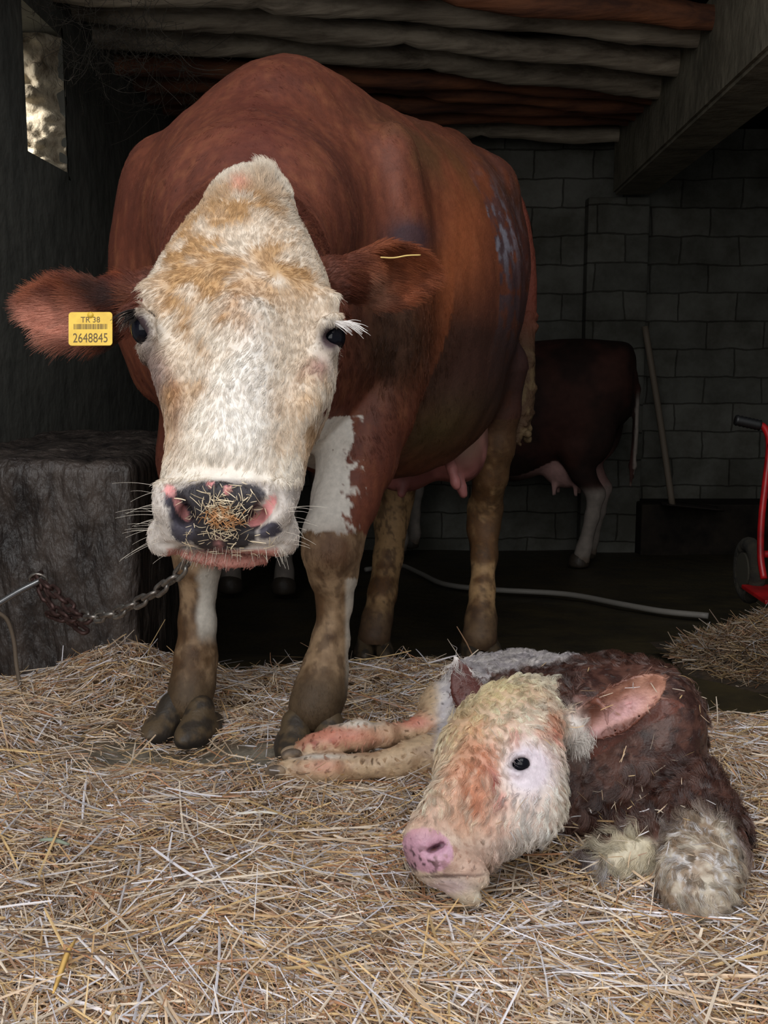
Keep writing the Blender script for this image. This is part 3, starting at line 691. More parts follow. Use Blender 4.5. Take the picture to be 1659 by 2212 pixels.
# turn the face a touch to the left of the picture
_a = math.radians(-4); HU, HS = HU*math.cos(_a)+HS*math.sin(_a), HS*math.cos(_a)-HU*math.sin(_a)
def head_t(py):
    lo, hi = -.1, .7
    for _ in range(40):
        m = (lo+hi)/2; q = proj((HO+HA*m)[None])[1][0]
        if q < py: lo = m
        else: hi = m
    return m
def hfun(px, py, u=0.0):
    d = P(px, py, 1.0)-np.array([0, 0, CAMZ]); o = np.array([0, 0, CAMZ]); return o+d*(((HO-o)@HU+u)/(d@HU))
def hrow(py, xl, xr, uf, ub, n, du=0):
    a, b = hfun(xl, py, du), hfun(xr, py, du); return [((a+b)/2-HO)@HA, ((a+b)/2-HO)@HS, max((b-a)@HS/2, .004), 0, uf, ub, n]
def head_t(py): return (hfun(520, py, .05)-HO)@HA
FACE = [hrow(374, 532, 582, 0.012, 0.02, 2), hrow(386, 500, 608, 0.02, 0.04, 2), hrow(405, 476, 620, 0.03, 0.06, 2), hrow(430, 456, 630, 0.042, 0.075, 2.1), hrow(460, 440, 640, 0.051, 0.09, 2.1), hrow(495, 414, 652, 0.058, 0.105, 2.1), hrow(530, 386, 672, 0.064, 0.12, 2.15), hrow(570, 360, 692, 0.068, 0.135, 2.2), hrow(610, 334, 708, 0.069, 0.145, 2.2), hrow(655, 314, 720, 0.068, 0.15, 2.1), hrow(710, 312, 722, 0.066, 0.15, 2.0), hrow(760, 326, 727, 0.063, 0.15, 1.9), hrow(820, 341, 722, 0.06, 0.145, 1.8), hrow(860, 350, 712, 0.058, 0.14, 1.8), hrow(900, 354, 690, 0.057, 0.13, 1.8), hrow(950, 356, 672, 0.055, 0.115, 1.85), hrow(1000, 357, 655, 0.053, 0.095, 1.95), hrow(1040, 358, 640, 0.05, 0.075, 2.1), hrow(1070, 372, 622, 0.04, 0.05, 2.1), hrow(1090, 410, 580, 0.02, 0.02, 2), hrow(1098, 450, 530, 0.006, 0.008, 2)]
MM = nrm(np.array([-.03, -math.cos(math.radians(24)), -math.sin(math.radians(24))])); MC = P(480, 1126, 1.128); MS = nrm(HS-MM*np.dot(HS, MM)); MU = np.cross(MS, MM); MU = MU if MU[2] > 0 else -MU
def mz(px, py, m=0.0):
    d = P(px, py, 1.0)-np.array([0, 0, CAMZ]); o = np.array([0, 0, CAMZ]); return o+d*(((MC-o)@MM+m)/(d@MM))
step = 2.0 if QUICK else 1.0
def axis(segs):
    """grid lines with local spacing"""
    out = [segs[0][0]]
    for a, b, h in segs: n = max(int(round((b-a)/(h*step))), 2); out += list(np.linspace(a, b, n+1)[1:])
    return out
def build_cow():
    F = Field(axis([(-.66, -.53, .010), (-.53, .09, .0036), (.09, .52, .010)]),
              axis([(1.0, 1.70, .0036), (1.70, 2.3, .007), (2.3, 3.5, .010)]),
              axis([(-.06, .49, .008), (.49, 1.03, .0036), (1.03, 1.44, .009)]))
    # trunk
    F.loft(BO, BB, BL, ZZ, [[.02, 0, .03, .9, .03, .03, 2], [.05, 0, .14, .90, .24, .26, 2], [.12, .0, .235, .90, .36, .37, 2], [.25, .01, .285, .90, .395, .40, 2], [.42, .01, .335, .88, .41, .41, 2.05], [.6, .01, .355, .88, .415, .40, 2.1],
           [.75, .0, .325, .92, .385, .35, 2.1], [.9, .0, .295, .97, .315, .32, 2.1], [1.02, .0, .25, .99, .28, .30, 2.0], [1.1, .0, .19, 1.02, .22, .25, 2], [1.16, 0, .10, 1.04, .14, .15, 2], [1.18, 0, .02, 1.05, .02, .02, 2]], k=.05)
    # chest and shoulders (front quarters face the lens)
    F.ell((-.225, 2.36, .905), (.300, .28, .375), k=.08)
    F.ell((-.20, 2.36, 1.20), (.11, .22, .115), k=.10)
    F.ell((-.24, 2.19, .80), (.235, .20, .28), k=.08)
    F.ell((.015, 2.24, .90), (.080, .10, .28), k=.05); F.ell((-.46, 2.28, .90), (.08, .12, .25), k=.07)
    # hip bones, loin, belly sag
    F.ell(B(.82, .205, 1.15), (.07, .08, .06), k=.08); F.ell(B(.82, -.205, 1.15), (.07, .08, .06), k=.08)
    F.ell(B(1.0, .02, 1.27), (.07, .12, .06), k=.08)
    F.ell(B(.55, .05, .62), (.24, .3, .17), k=.10)
    # thighs
    F.ell((.248, 2.98, .83), (.100, .19, .30), k=.07); F.ell((.02, 3.14, .80), (.12, .18, .28), k=.09)
    # neck
    F.chain([(-.235, 2.22, 1.00, .23), (-.225, 1.95, .95, .165), (-.21, 1.74, .86, .118), (-.205, 1.62, .80, .10)], k=.06)
    F.chain([(-.235, 2.1, .74, .13), (-.225, 1.85, .74, .085), (-.215, 1.66, .72, .07)], k=.06)
    F.chain([(-.23, 2.30, 1.17, .10), (-.225, 2.02, 1.05, .07), (-.21, 1.74, .90, .05)], k=.06)
    # fore legs
    q = lambda L: [tuple(P(a, b, d))+(r,) for a, b, d, r in L]
    F.chain(q([(815, 800, 2.26, .105), (797, 890, 2.24, .090), (770, 985, 2.2, .077), (744, 1075, 2.17, .062), (718, 1150, 2.14, .053), (716, 1190, 2.13, .051), (719, 1240, 2.15, .040), (722, 1300, 2.17, .030), (714, 1380, 2.17, .031), (702, 1445, 2.16, .040), (690, 1495, 2.14, .046), (680, 1525, 2.13, .049)]), k=.018)
    F.chain(q([(450, 850, 2.32, .10), (432, 1000, 2.30, .085), (428, 1100, 2.28, .066), (424, 1180, 2.25, .054), (424, 1225, 2.25, .046), (425, 1275, 2.26, .036), (424, 1340, 2.26, .036), (420, 1420, 2.25, .042), (414, 1478, 2.24, .045), (408, 1512, 2.23, .048)]), k=.018)
    # hind legs
    F.chain(q([(1066, 800, 2.98, .098), (1072, 880, 3.0, .066), (1068, 960, 3.02, .052), (1060, 1030, 3.05, .045), (1048, 1100, 3.13, .050), (1044, 1140, 3.13, .046), (1045, 1200, 3.09, .036), (1042, 1275, 3.06, .033), (1038, 1340, 3.04, .042), (1035, 1375, 3.02, .050)]), k=.02)
    F.chain(q([(905, 900, 3.12, .10), (870, 1000, 3.15, .060), (852, 1080, 3.2, .052), (846, 1120, 3.2, .049), (838, 1200, 3.16, .040), (826, 1280, 3.12, .039), (816, 1335, 3.09, .043), (809, 1372, 3.07, .047)]), k=.02)
    F.chain([tuple(P(1084, 985, 3.14))+(.020,), tuple(P(1078, 1060, 3.17))+(.016,), tuple(P(1070, 1120, 3.18))+(.020,)], k=.02)
    # dew claws
    for a, b, d in ((668, 1462, 2.24), (728, 1462, 2.24), (392, 1462, 2.32), (446, 1462, 2.32)): F.ell(P(a, b, d), (.014, .018, .018), k=.02)
    # ---- head
    F.loft(HO, HA, HS, HU, FACE, k=.03)
    h = hfun
    F.loft(HO, HA, HS, HU, [hrow(690, 455, 575, .03, .05, 2), hrow(760, 430, 605, .077, .05, 2.2), hrow(860, 422, 598, .073, .05, 2.2), hrow(960, 412, 580, .066, .05, 2.2), hrow(1040, 402, 575, .056, .05, 2.2), hrow(1080, 420, 560, .03, .04, 2)], k=.035)
    R = np.array([HS, HA, HU])
    # poll tuft boss, brows, orbits
    F.ell(h(704, 680, .018), (.024, .022, .034), R, k=.02); F.ell(h(330, 660, .012), (.024, .024, .034), R, k=.02)
    F.ell(h(704, 750, .004), (.022, .024, .030), R, k=.02); F.ell(h(336, 740, .0), (.022, .026, .032), R, k=.02)
    # facial crests running down from the eyes
    F.rc(h(690, 770, .026), h(660, 890, .030), .014, .010, k=.025); F.rc(h(345, 770, .022), h(385, 890, .030), .014, .010, k=.025)
    # hollow between orbit and nose bridge
    F.rc(h(655, 760, .072), h(625, 830, .070), .010, .006, k=.03, mode='sub'); F.rc(h(372, 750, .068), h(395, 830, .068), .010, .006, k=.03, mode='sub')
    # eye sockets
    F.ell(h(*EYE_R), (.018, .0205, .020), R, k=.006, mode='sub'); F.ell(h(*EYE_L), (.015, .0215, .022), R, k=.006, mode='sub')
    # upper lids / lower lids
    F.chain([tuple(h(688, 722, .045))+(.005,), tuple(h(702, 701, .049))+(.007,), tuple(h(722, 692, .042))+(.008,), tuple(h(742, 700, .026))+(.007,)], k=.007)
    F.chain([tuple(h(690, 745, .044))+(.005,), tuple(h(710, 758, .040))+(.006,), tuple(h(728, 756, .028))+(.005,)], k=.008)
    F.chain([tuple(h(330, 724, .045))+(.005,), tuple(h(320, 695, .046))+(.007,), tuple(h(300, 672, .034))+(.008,), tuple(h(287, 668, .016))+(.007,)], k=.007)
    F.chain([tuple(h(328, 742, .040))+(.005,), tuple(h(314, 748, .030))+(.006,)], k=.008)
    # cheek
    # muzzle: broad square block whose end faces the lens
    F.loft(MC, MM, MS, MU, [[-.15, 0, .040, .0, .02, .02, 2.2], [-.12, .003, .058, .0, .036, .036, 2.3], [-.08, .002, .066, .0, .040, .043, 2.5], [-.04, .0, .067, .0, .039, .040, 2.9], [-.018, 0, .070, .0, .037, .038, 3.2], [-.005, 0, .068, 0, .034, .035, 3.2], [.003, 0, .061, 0, .028, .029, 2.8], [.009, 0, .045, 0, .018, .022, 2.4], [.011, 0, .02, 0, .008, .01, 2]], k=.022)
    RM = np.array([MS, MM, MU])
    F.ell(mz(358, 1158, -.020), (.020, .024, .020), RM, k=.012); F.ell(mz(602, 1158, -.020), (.022, .024, .022), RM, k=.014)
    # nostril wings and the raised plate between them
    F.chain([tuple(mz(352, 1056, -.012))+(.010,), tuple(mz(362, 1095, -.006))+(.012,), tuple(mz(388, 1138, .000))+(.012,)], k=.012)
    F.chain([tuple(mz(606, 1052, -.012))+(.010,), tuple(mz(604, 1095, -.006))+(.012,), tuple(mz(572, 1140, .000))+(.012,)], k=.012)
    F.ell(mz(482, 1095, -.004), (.040, .013, .030), RM, k=.012)
    F.ell(mz(480, 1162, -.004), (.062, .013, .014), RM, k=.012)
    # nostrils: comma shaped slits
    F.chain([tuple(mz(372, 1066, .004))+(.0050,), tuple(mz(386, 1090, .004))+(.0075,), tuple(mz(402, 1112, .003))+(.0095,), tuple(mz(412, 1130, .008))+(.0065,)], k=.007, mode='sub')
    F.chain([tuple(mz(590, 1066, .004))+(.0055,), tuple(mz(580, 1094, .004))+(.0085,), tuple(mz(558, 1118, .003))+(.0100,), tuple(mz(534, 1134, .008))+(.0070,)], k=.007, mode='sub')
    F.ell(mz(406, 1108, -.010), (.0075, .018, .0105), RM, k=.006, mode='sub'); F.ell(mz(556, 1112, -.010), (.0085, .018, .0105), RM, k=.006, mode='sub')
    # lower lip / chin below the mouth line
    F.ell(mz(482, 1192, -.024), (.052, .026, .0085), RM, k=.006)
    F.chain([tuple(mz(350, 1176, .002))+(.002,), tuple(mz(410, 1184, .006))+(.0025,), tuple(mz(482, 1187, .009))+(.0025,), tuple(mz(555, 1184, .006))+(.0025,), tuple(mz(614, 1176, .002))+(.002,)], k=.005, mode='sub')
    # ears
    A, W, N = ear_frame('L'); F.rc(P(325, 640, 1.47), P(262, 650, 1.475), .036, .030, k=.03)
    F.leaf(EARL, A, W, N, [[-.01, -.006, .026, .000, 0], [.02, -.010, .036, .012, 0], [.05, -.008, .044, .020, 0], [.085, -.006, .047, .022, 0], [.115, -.004, .040, .018, -.002], [.14, -.002, .029, .010, -.004], [.160, .000, .016, .004, -.006], [.170, .001, .004, 0, -.006]])
    A, W, N = ear_frame('R'); F.rc(P(715, 610, 1.50), P(775, 600, 1.53), .034, .030, k=.03)
    F.leaf(EARR, A, W, N, [[-.01, 0, .030, .000, 0], [.02, 0, .040, .012, 0], [.05, 0, .048, .020, 0], [.085, 0, .046, .020, 0], [.12, 0, .034, .014, 0], [.145, 0, .016, .006, 0], [.152, 0, .004, 0, 0]])
    return F
EYE_R = (714, 729, .022); EYE_L = (312, 707, .022)
EARL = P(275, 665, 1.47); EARR = P(765, 605, 1.53)
def ear_frame(s):
    if s == 'L': A = nrm(P(4, 655, 1.52)-EARL); N = nrm(np.array([.05, -1, .18]))
    else: A = nrm(P(905, 590, 1.60)-EARR); N = nrm(np.array([-.25, -1, -.25]))
    N = nrm(N-A*np.dot(N, A)); W = np.cross(A, N); W = W if W[2] > 0 else -W
    return A, W, N
def headloc(V):
    d = V-HO; return d@HA, d@HS, d@HU
FT = np.array(FACE)
def cow_color(V, N=None, hair=False):
    n = len(V); px, py = proj(V); t, s, u = headloc(V); y = V[:,1]
    n1, n2, n3 = fbm(V, 9, 1, 3), fbm(V, 40, 2, 3), fbm(V, 130, 3, 2)
    st0 = fbm(V*np.array([1, 1, .3]), 70, 6, 2)
    c = mix(np.tile(lin(112, 60, 42), (n, 1)), lin(98, 51, 37), sstep(n1, .35, .65))
    c = mix(c, lin(134, 82, 54), sstep(n2*.3+st0*.7, .5, .72)*.4); c = mix(c, lin(74, 40, 30), sstep(st0, .5, .35)*.3)
    # body: darker crest, dirty flank with painted wet sheen, belly
    body = y > 1.72
    c = mix(c, lin(84, 34, 24), body*gauss(px, py, 560, 290, 90, 120)*.7)
    c = mix(c, lin(92, 66, 40), body*gauss(px, py, 960, 350, 170, 45, 30)*.75*sstep(n1, .35, .55))
    c = mix(c, lin(176, 96, 52), body*gauss(px, py, 985, 580, 70, 210, 8)*.6)
    c = mix(c, lin(74, 60, 66), body*(y > 2.5)*np.clip(gauss(px, py, 1080, 640, 62, 240, -6)*1.3, 0, 1)*sstep(n2+.25*n1, .42, .62)*.9)
    c = mix(c, lin(136, 134, 146), body*(y > 2.5)*np.clip(gauss(px, py, 1072, 500, 40, 75, -10)*1.4, 0, 1)*sstep(n2*.5+st0*.5, .52, .60)*.8)  # pale grey spots paint the sheen of wet dung on the hip
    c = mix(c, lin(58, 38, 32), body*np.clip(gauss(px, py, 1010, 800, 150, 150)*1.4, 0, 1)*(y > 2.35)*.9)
    c = mix(c, lin(74, 60, 34), body*(y > 2.35)*gauss(px, py, 940, 930, 110, 60, -20)*.9)
    c = mix(c, lin(62, 48, 56), body*(y < 2.6)*np.clip(gauss(px, py, 885, 512, 46, 36)*1.5, 0, 1)*.85)
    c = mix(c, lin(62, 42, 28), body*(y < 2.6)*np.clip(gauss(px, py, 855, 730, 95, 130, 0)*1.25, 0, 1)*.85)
    # legs
    fr = (y < 2.5) & (V[:,2] < .62) & body & (V[:,2] > -1); L = fr.astype(float)
    z = V[:,2]; nn = n1*.6+n2*.4
    legw = L*sstep(np.where(px > 600, 762+90*(n2-.5)+60*(n3-.5)-px, 0), 0, 10)*(px > 600)*(py > 870)
    c = mix(c, lin(206, 198, 188), legw*sstep(py+120*(nn-.5), 1190, 1150)*np.where(py < 905, sstep(px, 712, 722), 1))
    lower = L*sstep(py+60*(nn-.5), 1120, 1180)
    tan = mix(mix(np.tile(lin(160, 132, 102), (n, 1)), lin(96, 70, 46), sstep(nn, .40, .60)), lin(74, 54, 38), sstep(n3*.4+st0*.6, .50, .62)*.6); c = np.where((lower > .5)[:,None], tan, c)
    c = mix(c, lin(92, 64, 44), L*(px > 600)*np.clip(gauss(px, py, 722, 1190, 48, 42)*1.5, 0, 1)*.9)
    c = mix(c, lin(206, 198, 186), L*(px < 600)*sstep(px+50*(nn-.5), 420, 440)*sstep(py, 1215, 1250)*sstep(py, 1400, 1350))
    c = mix(c, lin(200, 190, 176), L*(px > 600)*sstep(px+.0*py, 742, 752)*(py > 1250)*.8)
    c = mix(c, lin(84, 68, 50), L*sstep(py+40*(nn-.5), 1425, 1500)*.85)
    # hind legs: muddy tan
    hl = ((y > 2.7) & (z < .56)).astype(float)
    ht = mix(mix(np.tile(lin(178, 142, 100), (n, 1)), lin(108, 76, 48), sstep(nn, .42, .6)), lin(88, 66, 48), sstep(n3*.5+st0*.5, .52, .62)*.7); c = mix(c, ht, hl*sstep(py, 905, 1010))
    c = mix(c, lin(78, 60, 46), hl*sstep(py+60*(nn-.5), 1280, 1350)*.8)
    c = mix(c, lin(84, 60, 38), hl*(px > 1068)*(py < 1250)*.7)
    # ---- head
    A, W, Nn = ear_frame('L'); dl = V-EARL; tl = dl@A; wl = dl@W; nl = dl@Nn
    A2, W2, N2 = ear_frame('R'); dr = V-EARR; tr = dr@A2
    isL = (tl > -.006) & (px < 300) & (y < 1.7); isR = (tr > -.012) & (px > 735+20*(nn-.5)) & (y < 1.75) & (py < 690)
    w = np.interp(t, FT[:,0], FT[:,2]); cs = np.interp(t, FT[:,0], FT[:,1]); a = np.abs(s-cs)/w
    bnd = .010+.035*(nn-.5)
    hm = sstep(u, -.085+bnd, -.065+bnd)*(t > -.04)*(t < .62)*(y < 1.74)*(~isL)*(~isR)
    hm = np.maximum(hm, ((t > .26) & (t < .62) & (y < 1.72) & (px < 745) & (u > -.19)).astype(float))
    hm = hm*((a < 1.03+.12*(n2-.5)) | ((py > 665) & (px > 284) & (px < 350) & (u > -.07))); mq = (V-MC)@MM; hm = np.maximum(hm, (mq > -.11)*(y < 1.4))
    wh = np.tile(lin(226, 218, 206), (n, 1)); tn = lin(182, 144, 100)
    blot = sstep(n1*.5+n2*.5, .44, .60); st = fbm(V*np.array([1, 1, .35]), 60, 7, 3)
    tanm = .32+.85*np.clip(gauss(px, py, 540, 540, 170, 110)+gauss(px, py, 410, 600, 70, 120)+gauss(px, py, 510, 650, 55, 60)*1.3+gauss(px, py, 640, 600, 70, 50)*.6+gauss(px, py, 370, 830, 40, 130)*.8+gauss(px, py, 420, 790, 40, 60)*.9+gauss(px, py, 520, 440, 60, 40)*.8+gauss(px, py, 680, 900, 50, 130)*.8+gauss(px, py, 480, 1000, 60, 25)*.45+gauss(px, py, 600, 940, 20, 120)*.35, 0, 1)
    tanm = tanm*(.35+.65*blot)*(.65+.5*st)
    f = mix(wh, tn, np.clip(tanm, 0, 1)); f = mix(f, lin(166, 120, 74), np.clip((gauss(px, py, 505, 655, 40, 60)+gauss(px, py, 372, 905, 30, 90)+gauss(px, py, 690, 960, 26, 110, 15))*.5*st*1.3, 0, 1))
    f = mix(f, lin(238, 234, 230), np.clip(gauss(px, py, 550, 800, 40, 160)+gauss(px, py, 500, 900, 60, 120), 0, 1)*.6)
    f = mix(f, lin(226, 168, 148), gauss(px, py, 518, 400, 18, 16)*.8)
    f = mix(f, lin(146, 104, 72), np.clip(gauss(px, py, 362, 800, 9, 75, -24)+gauss(px, py, 655, 800, 8, 50, 38)+gauss(px, py, 380, 880, 12, 50), 0, 1)*.6*(.5+st))  # brown lines paint crease shade into the folds below the eyes
    # around the eyes
    f = mix(f, lin(104, 74, 68), np.clip(gauss(px, py, 328, 800, 34, 66, -12)*1.3, 0, 1)*.8)
    f = mix(f, lin(150, 108, 100), gauss(px, py, 690, 790, 26, 20)*.8)
    f = mix(f, lin(70, 54, 56), np.clip(gauss(px, py, 714, 731, 25, 30)*1.5, 0, 1)); f = mix(f, lin(60, 46, 48), np.clip(gauss(px, py, 306, 706, 20, 36, -20)*1.5, 0, 1))
    # muzzle
    mz = sstep(py+14*(n2-.5), 1042, 1056)*(y < 1.6)
    f = mix(f, lin(200, 190, 184), mz*.8)
    f = mix(f, lin(142, 132, 130), np.clip(gauss(px, py, 482, 1046, 112, 11, 0, 2)*1.2, 0, 1)*.8*(y < 1.5))
    nx = px+26*(n2-.5)+8*(n3-.5); ny = py+22*(n2-.5)
    wing = np.clip(gauss(nx, ny, 476, 1074, 101, 34, 0, 3)*1.5, 0, 1); f = mix(f, lin(62, 58, 62), sstep(wing, .3, .6)*(hm > 0))
    pad = np.clip(gauss(nx, ny, 474, 1128, 82, 62, 0, 4)*1.5, 0, 1); f = mix(f, lin(48, 44, 48), sstep(pad, .3, .6))
    spot = np.clip(gauss(nx, ny, 388, 1108, 30, 26)+gauss(nx, ny, 582, 1145, 34, 20, -20)+gauss(nx, ny, 392, 1150, 26, 26)+gauss(nx, ny, 362, 1078, 16, 12), 0, 1); f = mix(f, lin(70, 66, 76), sstep(spot, .42, .6))
    pk = np.clip(gauss(px, py, 366, 1056, 14, 14)+gauss(px, py, 392, 1102, 12, 34, -32)*1.1+gauss(px, py, 582, 1094, 13, 34, 28)*1.1+gauss(px, py, 552, 1124, 24, 13, -35)+gauss(px, py, 490, 1058, 9, 15, 25)+gauss(px, py, 455, 1043, 10, 6), 0, 1); f = mix(f, lin(232, 160, 158), sstep(pk, .45, .65))
    dk = np.clip(gauss(px, py, 392, 1092, 7, 26, -32)+gauss(px, py, 545, 1118, 22, 6, -42), 0, 1)
    f = mix(f, lin(40, 30, 34), sstep(dk, .5, .8)*.0)
    lip = sstep(py+6*(n2-.5), 1186-.0*px-abs(px-480)*.05, 1194-abs(px-480)*.05)*(t > .4)*(np.abs(px-480) < 120); f = mix(f, lin(178, 122, 110), lip)
    f = mix(f, lin(214, 150, 146), np.clip(gauss(px, py, 472, 1176, 8, 14), 0, 1)*.6*(t > .4))
    c = mix(c, f, hm)
    # ears
    e = mix(np.tile(lin(146, 78, 48), (n, 1)), lin(108, 52, 36), sstep(n2, .4, .6))
    inner = (nl+.02*(1-(wl/.06)**2) > -.004)
    e = np.where((inner & (tl > .03))[:,None], mix(e, lin(202, 138, 116), np.clip(gauss(px, py, 110, 695, 90, 42)*1.4, 0, 1)), e)
    e = mix(e, lin(44, 30, 28), np.clip(gauss(px, py, 6, 670, 22, 60)*1.2+gauss(px, py, 225, 632, 62, 26, 22)*1.3*(.5+st)+.9*gauss(px, py, 262, 735, 26, 50)+sstep(st, .55, .68)*.35, 0, 1)*.85)
    c = np.where(isL[:,None], e, c)
    e = mix(np.tile(lin(150, 84, 54), (n, 1)), lin(120, 66, 44), sstep(n2, .4, .6)); e = mix(e, lin(196, 150, 126), gauss(px, py, 790, 630, 36, 40)*.6)
    c = np.where(isR[:,None], e, c)
    if hair: c = c*(.80+.42*hash3((V[:,0]*1e5).astype(np.int64), (V[:,1]*1e5).astype(np.int64), (V[:,2]*1e5).astype(np.int64), 7))[:,None]
    return np.clip(c, 0, 1)
def muzzle_skin(V):
    """where the skin is bare: nose pad, nostrils, lids, inside lips"""
    px, py = proj(V); front = V[:,1] < 1.7
    b = np.clip(gauss(px, py, 480, 1118, 118, 62, 0, 4)*1.6, 0, 1)*front
    b = np.maximum(b, np.clip(gauss(px, py, 714, 731, 24, 28, 0, 2)*1.4, 0, 1)*front); b = np.maximum(b, np.clip(gauss(px, py, 308, 708, 20, 36, -20, 2)*1.4, 0, 1)*front)
    return b
M_hide = attr_mat('cow_hide', rough=.62, spec=.35, bump=.35, bscale=220, bdist=.002, mulnoise=.12, nscale=90)
M_coat = hair_mat('cow_coat', rough=.5, spec=.3, trans=.12)
cow = empty('cow', (-.1, 2.5, -.02)); tag(cow, 'big brown and white cow standing with its head lowered toward the camera', 'cow')
Fc = build_cow(); CV, CQ = Fc.mesh(); del Fc
CV = relax(CV, CQ, 2, .4); CN = vnormals(CV, CQ)
m_ = CV[:,1] > 1.75
CV = CV+CN*(np.where(m_, .018*(fbm(CV*[1, 1, .55], 7, 60, 3)-.5)+.006*(fbm(CV*[1, 1, .4], 26, 61, 2)-.5), .0035*(fbm(CV, 45, 62, 2)-.5)))[:,None]
# skin folds of neck and shoulder
CN = vnormals(CV, CQ)
print('cow verts', len(CV), 't', round(time.time()-T0, 1))
cow_body = npmesh('body', CV, CQ, M_hide, cow, True, cow_color(CV))
BVH = BVHTree.FromPolygons(CV.tolist(), CQ.tolist()) 
def hit(px, py):
    o = Vector((0, 0, CAMZ)); d = Vector(P(px, py, 1.0))-o; d.normalize(); l, n, i, dd = BVH.ray_cast(o, d)
    return (np.array(l), np.array(n)) if l is not None else (None, None)
def cow_fur():
    rng = np.random.default_rng(3); S = .35 if QUICK else 1.0
    # face
    def wf(c, n): px, py = proj(c); return ((c[:,1] < 1.72) & (c[:,2] > .45) & ((n@HU) > -.55)).astype(float)*(1-muzzle_skin(c))*np.where(py > 1045, .6, 1)
    p, nn = sample(CV, CQ, CN, int(190000*S), rng, wf)
    px, py = proj(p); t, s, u = headloc(p)
    dv = HA[None]*((t-head_t(610))*9)[:,None]; flow = np.tile(HA, (len(p), 1))*np.clip((t-head_t(600))/.04, -1, 1)[:,None]+HS[None]*np.clip(s*8, -1, 1)[:,None]*np.where(t < head_t(760), .75, .22)[:,None]
    a = (fbm(p, 14, 71, 2)-.5)*3.2; flow = flow+HS[None]*np.sin(a)[:,None]*.55
    whorl = gauss(px, py, 512, 600, 40, 36); flow = flow+(HS[None]*np.sin(9*s*12)[:,None]+np.cross(HU, p-hfun(512, 600, .07))*60)*whorl[:,None]
    el = (px < 292) & (p[:,1] < 1.7); er = (px > 745) & (py < 690)
    AL, WL, NL = ear_frame('L'); AR, WR, NR = ear_frame('R')
    wl = (p-EARL)@WL
    flow = np.where(el[:,None], AL[None]*.9+WL[None]*(np.sign(wl)*np.clip(abs(wl)/.03, 0, 1))[:,None]*.7-ZZ[None]*.15, flow); flow = np.where(er[:,None], AR[None]*.8-ZZ*.3, flow)
    L = np.where(py < 480, .013, .0105); L = np.where(py > 1040, .006, L); L = np.where(el, .020+.012*(np.abs(wl) > .038), L); L = np.where(er, .022, L)
    L = L*(1-.75*np.clip(gauss(px, py, 714, 735, 40, 44)+gauss(px, py, 308, 715, 30, 46), 0, 1))
    lift = np.where(el, .35, .24); lift = np.where(py > 1040, .25, lift); lift = np.where(py < 430, .55, lift)
    L = np.where(gauss(px, py, 575, 385, 26, 26) > .4, .026, L)
    c = cow_color(p, hair=True); fac = (c[:,2] > .25); c = np.where(fac[:,None], c*np.array([1.0, .99, .97]), c)
    fur('face_hair', p, nn, flow, L, c, M_coat, cow, rng, lift=lift, rad=.00024, k=5, ccol=.10, clump=.5, cfreq=120, curl=np.where(el | er | (py > 1040), 0, .10), cw=5)
    # body coat: short and lying flat
    def wb(c, n):
        v = nrm(np.array([0, 0, CAMZ])-c); vis = (v*n).sum(1)
        return ((c[:,1] >= 1.66) & (c[:,2] > .02)).astype(float)*np.where(vis > -.35, 1, .12)*np.where(c[:,2] < .6, 1.5, 1)*(1.9/np.maximum(c[:,1], 1.7))**2
    p, nn = sample(CV, CQ, CN, int(210000*S), rng, wb); px, py = proj(p)
    flow = np.tile(BB*.35-ZZ*.9, (len(p), 1)); front = p[:,1] < 2.5
    flow = np.where((p[:,2] < .55)[:,None], np.array([[.05, 0, -1.0]]), flow); a = (fbm(p, 9, 77, 2)-.5)*4; flow = flow+BL[None]*np.sin(a)[:,None]*.35
    curly = np.clip(gauss(px, py, 850, 740, 110, 130), 0, 1)*front
    L = .011+.014*curly; L = np.where((p[:,2] < .5), .010, L)
    c = cow_color(p, hair=True)
    fur('body_hair', p, nn, flow, L, c, M_coat, cow, rng, lift=.10+.1*curly, rad=.00028, k=4, ccol=.16, clump=.35, cfreq=70, curl=.05+.3*curly, cw=5)
cow_fur(); print('fur', round(time.time()-T0, 1))

# eyes
M_eye, nt, bs, out = newmat('dark_eye'); bs.inputs['Base Color'].default_value = (.006, .006, .010, 1); bs.inputs['Roughness'].default_value = .04; bs.inputs['Coat Weight'].default_value = 0; bs.inputs['Specular IOR Level'].default_value = .22
def eyeball(c, r, sq, name='eye', parent=cow, R=None, mat=M_eye):
    bm = bmesh.new(); bmesh.ops.create_uvsphere(bm, u_segments=32, v_segments=20, radius=1)
    R = R if R is not None else np.array([HS, HA, HU])
    for v in bm.verts: q = np.array(v.co)*sq*r; v.co = Vector(c+q[0]*R[0]+q[1]*R[1]+q[2]*R[2])
    return bmobj(name, bm, mat, parent, True)
eyeball(hfun(EYE_R[0], EYE_R[1], .021), .0178, np.array([1, 1.05, 1.0])); eyeball(hfun(EYE_L[0]+3, EYE_L[1]+2, .020), .0180, np.array([.95, 1.15, 1.05]))
